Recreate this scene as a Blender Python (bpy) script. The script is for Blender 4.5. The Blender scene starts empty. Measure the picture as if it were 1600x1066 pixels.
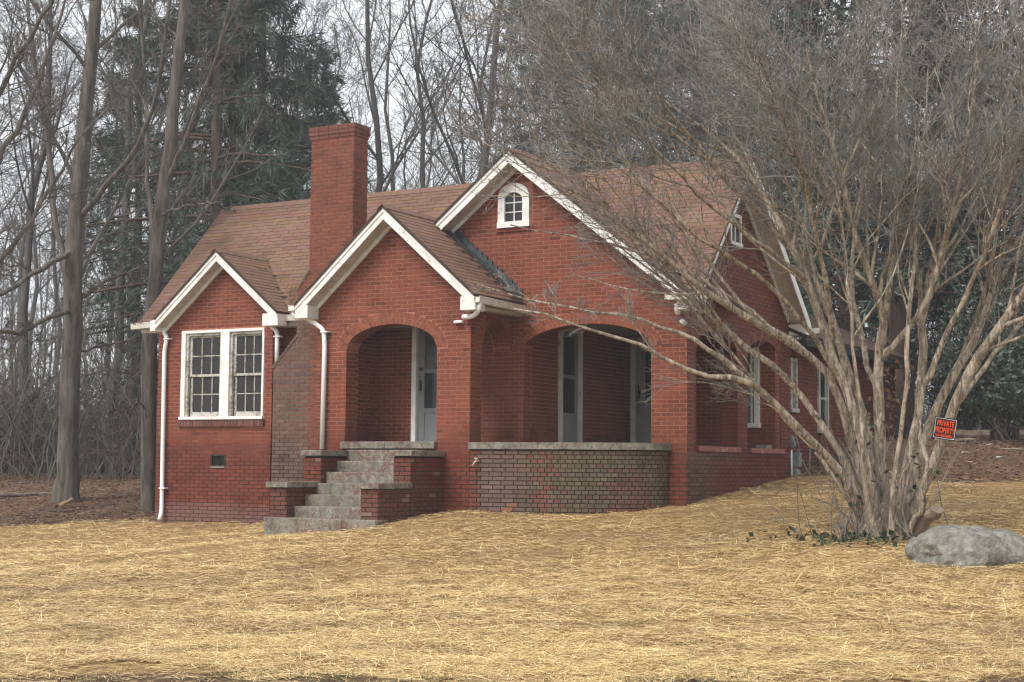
import bpy, math, random
import numpy as np
from mathutils import Vector, Matrix

random.seed(7)
rng = np.random.default_rng(7)
scene = bpy.context.scene
COL = scene.collection

# ------------------------------------------------------------------ camera
CAM = np.array([16.0, 0.0, 1.5])
RT = np.array([0.8673462, 0.49764507, 0.0077426])
UP = np.array([0.03329694, -0.07354097, 0.99673619])
FW = np.array([-0.49659025, 0.86425755, 0.08035553])
cam_d = bpy.data.cameras.new('camera')
cam = bpy.data.objects.new('camera', cam_d)
COL.objects.link(cam)
M3 = Matrix((RT, UP, -FW)).transposed()
cam.matrix_world = Matrix.Translation(Vector(CAM)) @ M3.to_4x4()
cam_d.sensor_width = 36.0
cam_d.lens = 55.125
cam_d.clip_start = 0.1
cam_d.clip_end = 1500.0
scene.camera = cam

# ------------------------------------------------------------------ light: bright overcast day
SUN_EL, SUN_AZ = math.radians(48), math.radians(196)      # azimuth clockwise from +Y
world = bpy.data.worlds.new('World')
scene.world = world
world.use_nodes = True
wn, wl = world.node_tree.nodes, world.node_tree.links
wn.clear()
sky = wn.new('ShaderNodeTexSky')
sky.sky_type = 'NISHITA'
sky.sun_disc = False
sky.sun_elevation = SUN_EL
sky.sun_rotation = SUN_AZ
sky.dust_density = 4.0
sky.air_density = 1.0
hs = wn.new('ShaderNodeHueSaturation')
hs.inputs['Saturation'].default_value = 0.16
mxw = wn.new('ShaderNodeMix')
mxw.data_type = 'RGBA'
mxw.inputs['Factor'].default_value = 0.80
mxw.inputs['B'].default_value = (7.3, 7.7, 8.1, 1)           # even cloud cover
bg = wn.new('ShaderNodeBackground')
bg.inputs['Strength'].default_value = 0.082
wo = wn.new('ShaderNodeOutputWorld')
wl.new(sky.outputs['Color'], hs.inputs['Color'])
wl.new(hs.outputs['Color'], mxw.inputs['A'])
wl.new(mxw.outputs['Result'], bg.inputs['Color'])
wl.new(bg.outputs['Background'], wo.inputs['Surface'])

sun_d = bpy.data.lights.new('sun', 'SUN')
sun_d.energy = 1.5
sun_d.angle = math.radians(28)
sun_d.color = (1.0, 0.965, 0.92)
sun = bpy.data.objects.new('sun', sun_d)
COL.objects.link(sun)
sdir = Vector((math.sin(SUN_AZ) * math.cos(SUN_EL), math.cos(SUN_AZ) * math.cos(SUN_EL), math.sin(SUN_EL)))
sun.rotation_euler = sdir.to_track_quat('Z', 'Y').to_euler()
sun.location = (0, -10, 40)

scene.view_settings.view_transform = 'Standard'
scene.view_settings.look = 'None'
scene.view_settings.exposure = 1.13
scene.view_settings.gamma = 1.0
scene.view_settings.use_curve_mapping = False
scene.render.engine = 'CYCLES'
cy = scene.cycles
cy.use_denoising = True
try:
    cy.denoiser = 'OPENIMAGEDENOISE'
except Exception:
    pass
cy.max_bounces = 6
cy.diffuse_bounces = 4
cy.glossy_bounces = 2
cy.transmission_bounces = 4
cy.transparent_max_bounces = 12
cy.volume_bounces = 0
cy.sample_clamp_indirect = 6.0
cy.filter_width = 1.3

# ------------------------------------------------------------------ helpers
FPX = 2450.0


def at(px, py, D):
    """world point seen at pixel (px, py) of the 1600 px photograph, D metres deep"""
    return CAM + D * (FW + RT * (px - 800.0) / FPX - UP * (py - 533.0) / FPX)


def hit(px, py, axis, val):
    d = FW + RT * (px - 800.0) / FPX - UP * (py - 533.0) / FPX
    return CAM + d * ((val - CAM[axis]) / d[axis])


def tag(o, label=None, cat=None, group=None, kind=None):
    if label: o['label'] = label
    if cat: o['category'] = cat
    if group: o['group'] = group
    if kind: o['kind'] = kind
    return o


def empty(name, loc=(0, 0, 0), rz=0.0):
    o = bpy.data.objects.new(name, None)
    o.empty_display_size = 0.3
    o.location = loc
    o.rotation_euler = (0, 0, rz)
    COL.objects.link(o)
    return o


def link(name, me, mat=None, parent=None):
    o = bpy.data.objects.new(name, me)
    COL.objects.link(o)
    if mat is not None and len(me.materials) == 0:
        me.materials.append(mat)
    if parent is not None:
        o.parent = parent
    return o


def np_mesh(name, V, F, smooth=False):
    """V (n,3), F (m,k) one polygon size"""
    me = bpy.data.meshes.new(name)
    V = np.ascontiguousarray(V, dtype=np.float32).reshape(-1, 3)
    F = np.ascontiguousarray(F, dtype=np.int32)
    m, k = F.shape
    me.vertices.add(len(V))
    me.vertices.foreach_set('co', V.ravel())
    me.loops.add(m * k)
    me.loops.foreach_set('vertex_index', F.ravel())
    me.polygons.add(m)
    me.polygons.foreach_set('loop_start', np.arange(0, m * k, k, dtype=np.int32))
    me.polygons.foreach_set('loop_total', np.full(m, k, dtype=np.int32))
    me.polygons.foreach_set('use_smooth', np.full(m, bool(smooth), dtype=bool))
    me.update(calc_edges=True)
    return me


def set_face_col(me, cols, name='tint'):
    """one colour per face, stored per corner"""
    a = me.attributes.new(name, 'FLOAT_COLOR', 'FACE')
    c = np.ones((len(cols), 4), dtype=np.float32)
    c[:, :3] = cols
    a.data.foreach_set('color', c.ravel())


class MB:
    """collects quads and polygons, links them as one mesh object"""

    def __init__(self):
        self.v, self.f = [], []

    def poly(self, pts):
        n = len(self.v)
        self.v.extend([tuple(map(float, p)) for p in pts])
        self.f.append(tuple(range(n, n + len(pts))))
        return self

    def hexa(self, p):
        """8 points: bottom ring 0-3, top ring 4-7"""
        n = len(self.v)
        self.v.extend([tuple(map(float, q)) for q in p])
        for a in ((3, 2, 1, 0), (4, 5, 6, 7), (0, 1, 5, 4), (1, 2, 6, 5), (2, 3, 7, 6), (3, 0, 4, 7)):
            self.f.append(tuple(n + i for i in a))
        return self

    def box(self, x0, x1, y0, y1, z0, z1):
        return self.hexa([(x0, y0, z0), (x1, y0, z0), (x1, y1, z0), (x0, y1, z0),
                          (x0, y0, z1), (x1, y0, z1), (x1, y1, z1), (x0, y1, z1)])

    def beam(self, p0, p1, a, b):
        """parallelepiped from p0 to p1, section spanned by vectors a and b"""
        p0, p1, a, b = map(np.array, (p0, p1, a, b))
        return self.hexa([p0, p1, p1 + a, p0 + a, p0 + b, p1 + b, p1 + a + b, p0 + a + b])

    def tube(self, pts, r, sides=8, cap=True):
        pts = np.array(pts, float)
        R = np.broadcast_to(np.array(r, float), (len(pts),))
        V, F = tube_arrays(pts[None], R[None], sides)
        n = len(self.v)
        self.v.extend(map(tuple, V))
        self.f.extend(tuple(int(i) + n for i in f) for f in F)
        if cap:
            self.f.append(tuple(n + i for i in range(sides))[::-1])
            m = n + (len(pts) - 1) * sides
            self.f.append(tuple(m + i for i in range(sides)))
        return self

    def build(self, name, mat, parent=None, smooth=False, bevel=0.0):
        me = bpy.data.meshes.new(name)
        me.from_pydata(self.v, [], self.f)
        import bmesh
        bm = bmesh.new()
        bm.from_mesh(me)
        bmesh.ops.recalc_face_normals(bm, faces=bm.faces)
        bm.to_mesh(me)
        bm.free()
        if smooth:
            me.polygons.foreach_set('use_smooth', np.ones(len(me.polygons), dtype=bool))
        o = link(name, me, mat, parent)
        if bevel:
            b = o.modifiers.new('bevel', 'BEVEL')
            b.width = bevel
            b.segments = 2
            b.limit_method = 'ANGLE'
        return o


def tube_arrays(P, R, sides):
    """P (n,K,3), R (n,K) -> verts, quads for n tubes at once"""
    n, K, _ = P.shape
    T = np.gradient(P, axis=1)
    T /= np.linalg.norm(T, axis=2, keepdims=True) + 1e-9
    ref = np.where(np.abs(T[:, :1, 2:3]) > 0.9, np.array([1.0, 0, 0]), np.array([0, 0, 1.0]))
    ref = np.broadcast_to(ref, P.shape)
    A = np.cross(T, ref)
    A /= np.linalg.norm(A, axis=2, keepdims=True) + 1e-9
    B = np.cross(T, A)
    ang = np.arange(sides) * 2 * np.pi / sides
    V = (P[:, :, None, :] + R[:, :, None, None] *
         (np.cos(ang)[None, None, :, None] * A[:, :, None, :] + np.sin(ang)[None, None, :, None] * B[:, :, None, :]))
    base = (np.arange(n) * K * sides)[:, None, None]
    k = (np.arange(K - 1) * sides)[None, :, None]
    s = np.arange(sides)[None, None, :]
    s2 = (s + 1) % sides
    F = np.stack(np.broadcast_arrays(base + k + s, base + k + s2, base + k + sides + s2, base + k + sides + s), axis=-1)
    return V.reshape(-1, 3), F.reshape(-1, 4)


def join_arrays(parts):
    Vs, Fs, off = [], [], 0
    for V, F in parts:
        Vs.append(V)
        Fs.append(F + off)
        off += len(V)
    return np.concatenate(Vs), np.concatenate(Fs)


# ------------------------------------------------------------------ materials
class Nodes:
    def __init__(self, name):
        self.m = bpy.data.materials.new(name)
        self.m.use_nodes = True
        self.t = self.m.node_tree
        self.t.nodes.clear()
        self.out = self.n('ShaderNodeOutputMaterial')
        self.b = self.n('ShaderNodeBsdfPrincipled')
        self.l(self.b.outputs[0], self.out.inputs[0])
        self.geo = None

    def n(self, k, **kw):
        x = self.t.nodes.new(k)
        for a, v in kw.items():
            setattr(x, a, v)
        return x

    def l(self, a, b):
        self.t.links.new(a, b)

    def pos(self, scale=(1, 1, 1)):
        if self.geo is None:
            self.geo = self.n('ShaderNodeNewGeometry')
        mp = self.n('ShaderNodeMapping')
        mp.inputs['Scale'].default_value = scale
        self.l(self.geo.outputs['Position'], mp.inputs['Vector'])
        return mp.outputs[0]

    def objpos(self, scale=(1, 1, 1)):
        tc = self.n('ShaderNodeTexCoord')
        mp = self.n('ShaderNodeMapping')
        mp.inputs['Scale'].default_value = scale
        self.l(tc.outputs['Object'], mp.inputs['Vector'])
        return mp.outputs[0]

    def noise(self, vec, scale, detail=4, rough=0.6, dist=0.0):
        x = self.n('ShaderNodeTexNoise')
        x.inputs['Scale'].default_value = scale
        x.inputs['Detail'].default_value = detail
        x.inputs['Roughness'].default_value = rough
        x.inputs['Distortion'].default_value = dist
        self.l(vec, x.inputs['Vector'])
        return x.outputs['Fac']

    def ramp(self, fac, stops):
        x = self.n('ShaderNodeValToRGB')
        e = x.color_ramp.elements
        while len(e) < len(stops):
            e.new(0.5)
        for i, (p, c) in enumerate(stops):
            e[i].position = p
            e[i].color = (c[0], c[1], c[2], 1) if hasattr(c, '__len__') else (c, c, c, 1)
        self.l(fac, x.inputs['Fac'])
        return x.outputs['Color']

    def mix(self, fac, a, b, mode='MIX'):
        x = self.n('ShaderNodeMix', data_type='RGBA', blend_type=mode)
        for s, v in (('Factor', fac), ('A', a), ('B', b)):
            i = x.inputs[s]
            if hasattr(v, 'is_linked') or hasattr(v, 'links'):
                self.l(v, i)
            elif s == 'Factor':
                i.default_value = v
            else:
                i.default_value = (v[0], v[1], v[2], 1)
        return x.outputs['Result']

    def math(self, op, a, b=0.0):
        x = self.n('ShaderNodeMath', operation=op)
        for i, v in enumerate((a, b)):
            if hasattr(v, 'links'):
                self.l(v, x.inputs[i])
            else:
                x.inputs[i].default_value = v
        return x.outputs[0]

    def bump(self, h, strength=0.3, dist=0.01):
        x = self.n('ShaderNodeBump')
        x.inputs['Strength'].default_value = strength
        x.inputs['Distance'].default_value = dist
        self.l(h, x.inputs['Height'])
        self.l(x.outputs[0], self.b.inputs['Normal'])

    def col(self, c):
        if hasattr(c, 'links'):
            self.l(c, self.b.inputs['Base Color'])
        else:
            self.b.inputs['Base Color'].default_value = (c[0], c[1], c[2], 1)

    def rough(self, r, spec=0.3):
        if hasattr(r, 'links'):
            self.l(r, self.b.inputs['Roughness'])
        else:
            self.b.inputs['Roughness'].default_value = r
        self.b.inputs['Specular IOR Level'].default_value = spec


def mat_brick(name, single):
    k = Nodes(name)
    if single:
        oi = k.n('ShaderNodeObjectInfo')
        c = oi.outputs['Color']
    else:
        a = k.n('ShaderNodeAttribute')
        a.attribute_name = 'tint'
        c = a.outputs['Color']
    p = k.pos()
    n1 = k.noise(p, 55, 4, 0.65)
    c = k.mix(1.0, c, k.ramp(n1, [(0.25, 0.62), (0.55, 1.0), (0.8, 1.22)]), 'MULTIPLY')
    n2 = k.noise(p, 1.7, 5, 0.7, 0.6)
    c = k.mix(1.0, c, k.ramp(n2, [(0.3, 0.70), (0.5, 1.0), (0.72, 1.16)]), 'MULTIPLY')
    # lime bloom and dust
    n3 = k.noise(p, 9.0, 6, 0.75)
    c = k.mix(k.ramp(n3, [(0.62, 0.0), (0.80, 0.34)]), c, (0.30, 0.185, 0.15))
    k.col(c)
    k.rough(0.72, 0.32)
    k.bump(k.noise(p, 140, 3), 0.5, 0.004)
    return k.m


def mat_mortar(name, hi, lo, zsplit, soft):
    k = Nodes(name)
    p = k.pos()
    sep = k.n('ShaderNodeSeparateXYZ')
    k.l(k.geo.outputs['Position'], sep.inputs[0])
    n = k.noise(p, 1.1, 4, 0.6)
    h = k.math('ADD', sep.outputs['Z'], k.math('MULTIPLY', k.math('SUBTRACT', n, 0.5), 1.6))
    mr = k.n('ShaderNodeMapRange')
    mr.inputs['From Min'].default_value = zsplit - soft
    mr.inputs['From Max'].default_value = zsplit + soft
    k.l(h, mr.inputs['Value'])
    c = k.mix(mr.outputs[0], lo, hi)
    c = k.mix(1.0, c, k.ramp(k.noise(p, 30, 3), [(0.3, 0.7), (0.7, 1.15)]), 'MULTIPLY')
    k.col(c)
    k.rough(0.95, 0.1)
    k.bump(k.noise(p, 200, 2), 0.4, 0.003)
    return k.m


def mat_paint(name, base, peel, amount, stretch=(1, 1, 1)):
    k = Nodes(name)
    p = k.pos(stretch)
    n1 = k.noise(p, 14, 8, 0.75, 0.4)
    n2 = k.noise(p, 2.2, 4, 0.6)
    f = k.math('ADD', n1, k.math('MULTIPLY', k.math('SUBTRACT', n2, 0.5), 0.5))
    m = k.ramp(f, [(1 - amount - 0.02, 0.0), (1 - amount + 0.02, 1.0)])
    dirt = k.ramp(k.noise(p, 3.2, 5, 0.7), [(0.3, (base[0] * .74, base[1] * .72, base[2] * .67)), (0.62, base)])
    k.col(k.mix(m, dirt, peel))
    k.rough(0.55, 0.3)
    k.bump(m, 0.35, 0.003)
    return k.m


def mat_noise(name, stops, scale, detail=5, rough=0.85, spec=0.2, bump=0.4, bdist=0.01, stretch=(1, 1, 1), bscale=None, island=0.0, local=False, dist=0.0):
    k = Nodes(name)
    p = k.objpos(stretch) if local else k.pos(stretch)
    c = k.ramp(k.noise(p, scale, detail, 0.65, dist), stops)
    if island:
        if k.geo is None:
            k.geo = k.n('ShaderNodeNewGeometry')
        r = k.geo.outputs['Random Per Island']
        c = k.mix(1.0, c, k.ramp(r, [(0.0, 1 - island), (1.0, 1 + island)]), 'MULTIPLY')
    k.col(c)
    k.rough(rough, spec)
    if bump:
        k.bump(k.noise(p, bscale or scale * 3, 4), bump, bdist)
    return k.m


M = {}
M['brick'] = mat_brick('brick_face', False)
M['brick1'] = mat_brick('brick_face_single', True)
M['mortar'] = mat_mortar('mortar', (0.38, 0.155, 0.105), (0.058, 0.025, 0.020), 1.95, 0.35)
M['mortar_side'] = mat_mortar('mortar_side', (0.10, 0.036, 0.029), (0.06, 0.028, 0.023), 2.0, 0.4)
M['mortar_dark'] = mat_mortar('mortar_dark', (0.052, 0.036, 0.028), (0.045, 0.031, 0.025), 1.2, 0.4)
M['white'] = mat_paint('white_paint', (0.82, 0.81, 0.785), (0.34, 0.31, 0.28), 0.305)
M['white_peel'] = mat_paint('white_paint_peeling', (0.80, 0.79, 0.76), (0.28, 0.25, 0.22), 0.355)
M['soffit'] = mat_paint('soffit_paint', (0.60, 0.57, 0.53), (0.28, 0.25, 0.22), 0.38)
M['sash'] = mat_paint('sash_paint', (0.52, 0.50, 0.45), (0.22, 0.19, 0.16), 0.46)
M['vinyl'] = mat_noise('white_aluminium', [(0.3, (0.74, 0.75, 0.75)), (0.7, (0.84, 0.84, 0.83))], 2.5, bump=0, rough=0.38, spec=0.4)
M['gutter'] = mat_noise('gutter_cream', [(0.3, (0.50, 0.47, 0.40)), (0.6, (0.72, 0.70, 0.64))], 5, bump=0, rough=0.45, spec=0.35)
M['door'] = mat_noise('grey_blue_door', [(0.3, (0.155, 0.163, 0.163)), (0.7, (0.21, 0.22, 0.218))], 2.0, bump=0, rough=0.5, spec=0.35)
M['door_cream'] = mat_noise('cream_door', [(0.3, (0.20, 0.195, 0.175)), (0.7, (0.28, 0.27, 0.24))], 2.0, bump=0, rough=0.5, spec=0.35)
M['curtain'] = mat_noise('dusty_curtain', [(0.3, (0.10, 0.085, 0.072)), (0.7, (0.17, 0.145, 0.125))], 3.0, stretch=(6, 6, 0.5), bump=0.3)
M['dark'] = mat_noise('dark_room', [(0.3, (0.03, 0.028, 0.026)), (0.7, (0.05, 0.046, 0.042))], 2.0, bump=0)
M['plaster'] = mat_noise('porch_ceiling_paint', [(0.3, (0.30, 0.28, 0.26)), (0.7, (0.40, 0.38, 0.35))], 3.0, bump=0.1)
M['flash'] = mat_noise('tar_flashing', [(0.3, (0.028, 0.033, 0.038)), (0.7, (0.075, 0.085, 0.09))], 11.0, bump=0.6, rough=0.7)
M['iron'] = mat_noise('dark_iron', [(0.3, (0.02, 0.019, 0.018)), (0.7, (0.05, 0.045, 0.04))], 20, bump=0.2, rough=0.6)
M['steel'] = mat_noise('grey_meter', [(0.3, (0.17, 0.19, 0.195)), (0.7, (0.27, 0.29, 0.295))], 12, bump=0.1, rough=0.5)
M['brass'] = mat_noise('dull_brass', [(0.3, (0.35, 0.32, 0.26)), (0.7, (0.55, 0.52, 0.46))], 20, bump=0, rough=0.4)


def mat_concrete(name, red):
    k = Nodes(name)
    p = k.pos()
    c = k.ramp(k.noise(p, 5, 6, 0.7), [(0.30, (0.08, 0.071, 0.056)), (0.5, (0.20, 0.182, 0.147)), (0.70, (0.31, 0.283, 0.232))])
    c = k.mix(k.ramp(k.noise(p, 26, 4, 0.7), [(0.54, 0.0), (0.64, 0.8)]), c, (0.075, 0.066, 0.054))
    if red > 0:
        f = k.math('ADD', k.noise(p, 17, 7, 0.75, 0.5), k.math('MULTIPLY', k.math('SUBTRACT', k.noise(p, 2.4, 3), 0.5), 0.55))
        c = k.mix(k.ramp(f, [(0.62 - red, 0.0), (0.66 - red, 0.85)]), c, (0.15, 0.070, 0.058))
    k.col(c)
    k.rough(0.85, 0.2)
    k.bump(k.noise(p, 60, 5), 0.5, 0.006)
    return k.m


M['concrete'] = mat_concrete('worn_concrete', 0.085)
M['coping'] = mat_concrete('coping_stone', 0.03)
M['coping_red'] = mat_noise('coping_red_paint', [(0.32, (0.36, 0.30, 0.26)), (0.42, (0.24, 0.085, 0.075)), (0.75, (0.29, 0.12, 0.105))], 7, 6, bump=0.3, bdist=0.004)


def mat_shingle(name, single):
    k = Nodes(name)
    if single:
        c = k.n('ShaderNodeObjectInfo').outputs['Color']
    else:
        a = k.n('ShaderNodeAttribute')
        a.attribute_name = 'tint'
        c = a.outputs['Color']
    p = k.pos()
    c = k.mix(1.0, c, k.ramp(k.noise(p, 90, 3, 0.7), [(0.25, 0.72), (0.75, 1.25)]), 'MULTIPLY')
    c = k.mix(1.0, c, k.ramp(k.noise(p, 1.1, 5, 0.7), [(0.3, 0.78), (0.7, 1.12)]), 'MULTIPLY')
    k.col(c)
    k.rough(0.9, 0.18)
    k.bump(k.noise(p, 220, 2), 0.5, 0.003)
    return k.m


M['shingle'] = mat_shingle('shingle_grit', False)
M['shingle1'] = mat_shingle('shingle_grit_single', True)
M['roofbase'] = mat_noise('roof_deck', [(0.3, (0.045, 0.030, 0.024)), (0.7, (0.075, 0.05, 0.04))], 6, bump=0.2)


def mat_glass(name, dirt, amount, rough=0.08):
    k = Nodes(name)
    p = k.pos()
    k.col(k.ramp(k.noise(p, 7, 5, 0.7), [(0.3, tuple(d * 0.6 for d in dirt)), (0.7, dirt)]))
    k.rough(rough, 0.5)
    tr = k.n('ShaderNodeBsdfTransparent')
    tr.inputs[0].default_value = (0.75, 0.77, 0.78, 1)
    ms = k.n('ShaderNodeMixShader')
    f = k.ramp(k.noise(p, 4, 5, 0.7), [(0.3, amount * 0.75), (0.7, min(1, amount * 1.2))])
    k.l(f, ms.inputs[0])
    k.l(tr.outputs[0], ms.inputs[1])
    k.l(k.b.outputs[0], ms.inputs[2])
    k.l(ms.outputs[0], k.out.inputs[0])
    return k.m


M['glass'] = mat_glass('dusty_glass', (0.052, 0.047, 0.042), 0.55, 0.16)
M['glass_storm'] = mat_glass('storm_glass', (0.05, 0.055, 0.058), 0.7, 0.1)
M['glass_film'] = mat_glass('storm_glass_filmed', (0.13, 0.125, 0.11), 0.9, 0.25)


def mat_bark(name, dark, mid, light, scale=6, stretch=(1, 1, 0.18), bump=0.9):
    k = Nodes(name)
    p = k.pos(stretch)
    n = k.noise(p, scale, 7, 0.7, 0.4)
    c = k.ramp(n, [(0.30, dark), (0.52, mid), (0.76, light)])
    c = k.mix(k.ramp(k.noise(k.pos(), 2.6, 5, 0.7), [(0.56, 0.0), (0.72, 0.45)]), c, (0.125, 0.13, 0.10))
    k.col(c)
    k.rough(0.92, 0.12)
    k.bump(n, bump, 0.02)
    return k.m


M['bark'] = mat_bark('grey_bark', (0.04, 0.033, 0.027), (0.125, 0.106, 0.090), (0.24, 0.21, 0.185), scale=11, stretch=(1, 1, 0.13), bump=1.0)
M['bark_far'] = mat_bark('pale_grey_bark', (0.05, 0.045, 0.041), (0.088, 0.08, 0.073), (0.135, 0.124, 0.113), bump=0.4)
M['bark_red'] = mat_bark('red_brown_bark', (0.045, 0.028, 0.022), (0.10, 0.066, 0.054), (0.16, 0.115, 0.095))
M['twig'] = mat_noise('grey_twig', [(0.3, (0.075, 0.064, 0.056)), (0.7, (0.135, 0.118, 0.105))], 3, bump=0, island=0.3)
M['twig_far'] = mat_noise('far_twig', [(0.3, (0.075, 0.068, 0.062)), (0.7, (0.125, 0.115, 0.106))], 3, bump=0, island=0.25)


def mat_crepe():
    k = Nodes('crepe_myrtle_bark')
    p = k.pos((1, 1, 0.22))
    n = k.noise(p, 15, 7, 0.72, 0.8)
    c = k.ramp(n, [(0.36, (0.07, 0.05, 0.035)), (0.45, (0.21, 0.158, 0.112)), (0.54, (0.42, 0.34, 0.258)), (0.68, (0.62, 0.55, 0.45))])
    c = k.mix(k.ramp(k.noise(k.pos(), 4.0, 6, 0.75), [(0.46, 0.0), (0.62, 0.62)]), c, (0.155, 0.135, 0.092))
    c = k.mix(k.ramp(k.noise(k.pos((1, 1, 0.4)), 30, 4, 0.7), [(0.56, 0.0), (0.66, 0.7)]), c, (0.085, 0.063, 0.046))
    c = k.mix(k.ramp(k.noise(k.pos(), 11, 5, 0.7), [(0.62, 0.0), (0.70, 0.6)]), c, (0.47, 0.46, 0.40))
    k.col(c)
    k.rough(0.75, 0.25)
    k.bump(n, 0.9, 0.02)
    return k.m


M['crepe'] = mat_crepe()
M['crepe_twig'] = mat_noise('crepe_twig', [(0.3, (0.15, 0.132, 0.118)), (0.7, (0.25, 0.225, 0.203))], 3, bump=0, island=0.35)


def mat_leaf(name, a, b, island=0.5, rough=0.55):
    k = Nodes(name)
    k.geo = k.n('ShaderNodeNewGeometry')
    r = k.geo.outputs['Random Per Island']
    k.col(k.ramp(r, [(0.0, a), (1.0, b)]))
    k.rough(rough, 0.3)
    return k.m


M['needle'] = mat_leaf('spruce_needles', (0.026, 0.040, 0.027), (0.066, 0.086, 0.058))
M['pine'] = mat_leaf('pine_needles', (0.038, 0.058, 0.042), (0.085, 0.112, 0.080))
M['evergreen'] = mat_leaf('evergreen_leaves', (0.024, 0.036, 0.026), (0.070, 0.088, 0.062), rough=0.4)
M['ivy'] = mat_leaf('ivy_leaves', (0.02, 0.032, 0.016), (0.05, 0.07, 0.032), rough=0.4)
M['deadleaf'] = mat_leaf('dead_leaves', (0.10, 0.055, 0.032), (0.26, 0.15, 0.09))
M['brush'] = mat_leaf('winter_brush', (0.05, 0.041, 0.032), (0.125, 0.106, 0.084))
M['straw'] = mat_leaf('wheat_straw', (0.40, 0.26, 0.10), (0.88, 0.67, 0.34), rough=0.5)
M['straw_old'] = mat_leaf('weathered_straw', (0.27, 0.17, 0.08), (0.58, 0.42, 0.225), rough=0.6)
M['grass'] = mat_leaf('short_grass', (0.05, 0.075, 0.022), (0.14, 0.16, 0.06))
M['wood'] = mat_noise('weathered_wood', [(0.3, (0.12, 0.085, 0.06)), (0.7, (0.28, 0.22, 0.17))], 8, stretch=(1, 1, 1), bump=0.5)
M['fresh'] = mat_noise('split_wood', [(0.3, (0.24, 0.15, 0.08)), (0.7, (0.38, 0.26, 0.15))], 10, bump=0.5)
M['rock'] = mat_noise('grey_boulder', [(0.30, (0.085, 0.08, 0.068)), (0.5, (0.19, 0.18, 0.155)), (0.68, (0.31, 0.295, 0.258))], 9, 10, rough=0.92, bump=1.0, bdist=0.04, bscale=17)
M['litter'] = mat_noise('pale_scraps', [(0.3, (0.5, 0.48, 0.45)), (0.7, (0.7, 0.68, 0.65))], 5, bump=0)
# ------------------------------------------------------------------ ground
ctrl = [at(*q) for q in (
    (0, 822, 29.5), (245, 812, 29.6), (410, 822, 27.5), (500, 826, 24.6), (590, 818, 23.8), (692, 798, 25.0),
    (880, 801, 24.6), (1035, 793, 24.2), (1080, 791, 24.2), (1160, 768, 26), (1235, 747, 28.2), (1390, 840, 20),
    (1412, 872, 18), (1590, 866, 18), (1500, 760, 26), (1600, 757, 26), (1500, 690, 31), (1600, 700, 31),
    (105, 782, 32.5), (230, 800, 31), (0, 772, 34), (0, 742, 42), (140, 746, 42), (-300, 824, 29), (1950, 765, 25),
    (-100, 1060, 11), (400, 1062, 11), (800, 1064, 11), (1200, 1063, 11), (1700, 1060, 11),
    (-100, 955, 15.5), (400, 950, 16), (800, 935, 16), (1200, 925, 16), (1650, 920, 15.5), (100, 880, 21.5), (600, 870, 20.5), (1000, 850, 20.8))]
ctrl += [np.array(p, float) for p in ((16, 0, 0), (4, -6, 0), (28, 4, 0.2), (16, -30, 0), (-60, -20, -0.5), (80, -10, 0.5),
                                      (-30, 45, 0.9), (-60, 90, 1.4), (10, 50, 2.2), (0, 110, 2.6), (60, 60, 2.6), (110, 120, 3.0), (-120, 130, 1.5),
                                      (-90, 20, 0.0), (40, 25, 1.2), (-150, -60, -0.5), (160, -60, 0.5), (160, 210, 3), (-150, 210, 2), (0, 210, 3))]
ctrl = np.array(ctrl)


def tps_u(r2):
    return np.where(r2 > 1e-12, 0.5 * r2 * np.log(r2 + 1e-12), 0.0)


_n = len(ctrl)
_K = tps_u(((ctrl[:, None, :2] - ctrl[None, :, :2]) ** 2).sum(-1)) + np.eye(_n) * 0.8
_P = np.c_[np.ones(_n), ctrl[:, :2]]
_A = np.block([[_K, _P], [_P.T, np.zeros((3, 3))]])
_W = np.linalg.solve(_A, np.r_[ctrl[:, 2], 0, 0, 0])


def vnoise(x, y, s, seed=0):
    """smooth value noise, vectorised"""
    x = np.asarray(x) / s + 1000 + seed * 17.3
    y = np.asarray(y) / s + 1000 + seed * 9.1
    xi, yi = np.floor(x).astype(int), np.floor(y).astype(int)
    fx, fy = x - xi, y - yi
    fx, fy = fx * fx * (3 - 2 * fx), fy * fy * (3 - 2 * fy)

    def h(i, j):
        v = np.sin(i * 127.1 + j * 311.7 + seed * 74.7) * 43758.5453
        return v - np.floor(v)
    return (h(xi, yi) * (1 - fx) + h(xi + 1, yi) * fx) * (1 - fy) + (h(xi, yi + 1) * (1 - fx) + h(xi + 1, yi + 1) * fx) * fy


def gz(x, y, rough=True):
    x = np.atleast_1d(np.asarray(x, float))
    y = np.atleast_1d(np.asarray(y, float))
    out = np.empty(len(x))
    for i in range(0, len(x), 40000):
        xs, ys = x[i:i + 40000], y[i:i + 40000]
        r2 = (xs[:, None] - ctrl[None, :, 0]) ** 2 + (ys[:, None] - ctrl[None, :, 1]) ** 2
        out[i:i + 40000] = tps_u(r2) @ _W[:_n] + _W[_n] + _W[_n + 1] * xs + _W[_n + 2] * ys
    if rough:
        out = out + (vnoise(x, y, 0.9, 1) - 0.5) * 0.05 + (vnoise(x, y, 0.38, 2) - 0.5) * 0.035
    return out


def gz1(x, y):
    return float(gz([x], [y])[0])


STRAW_POLY = np.array([at(*q)[:2] for q in (
    (-260, 1040, 11.25), (180, 1042, 11.2), (420, 1042, 10.95), (700, 1056, 10.75), (1000, 1044, 11.05), (1350, 1044, 10.9), (1900, 1046, 10.9), (1950, 770, 25.5), (1600, 757, 26.3), (1440, 759, 26.6),
    (1330, 754, 27.6), (1245, 749, 28.3), (1200, 740, 30), (300, 790, 33), (262, 812, 29.7), (150, 818, 29.6), (0, 822, 29.4), (-260, 826, 29.0))])


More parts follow.
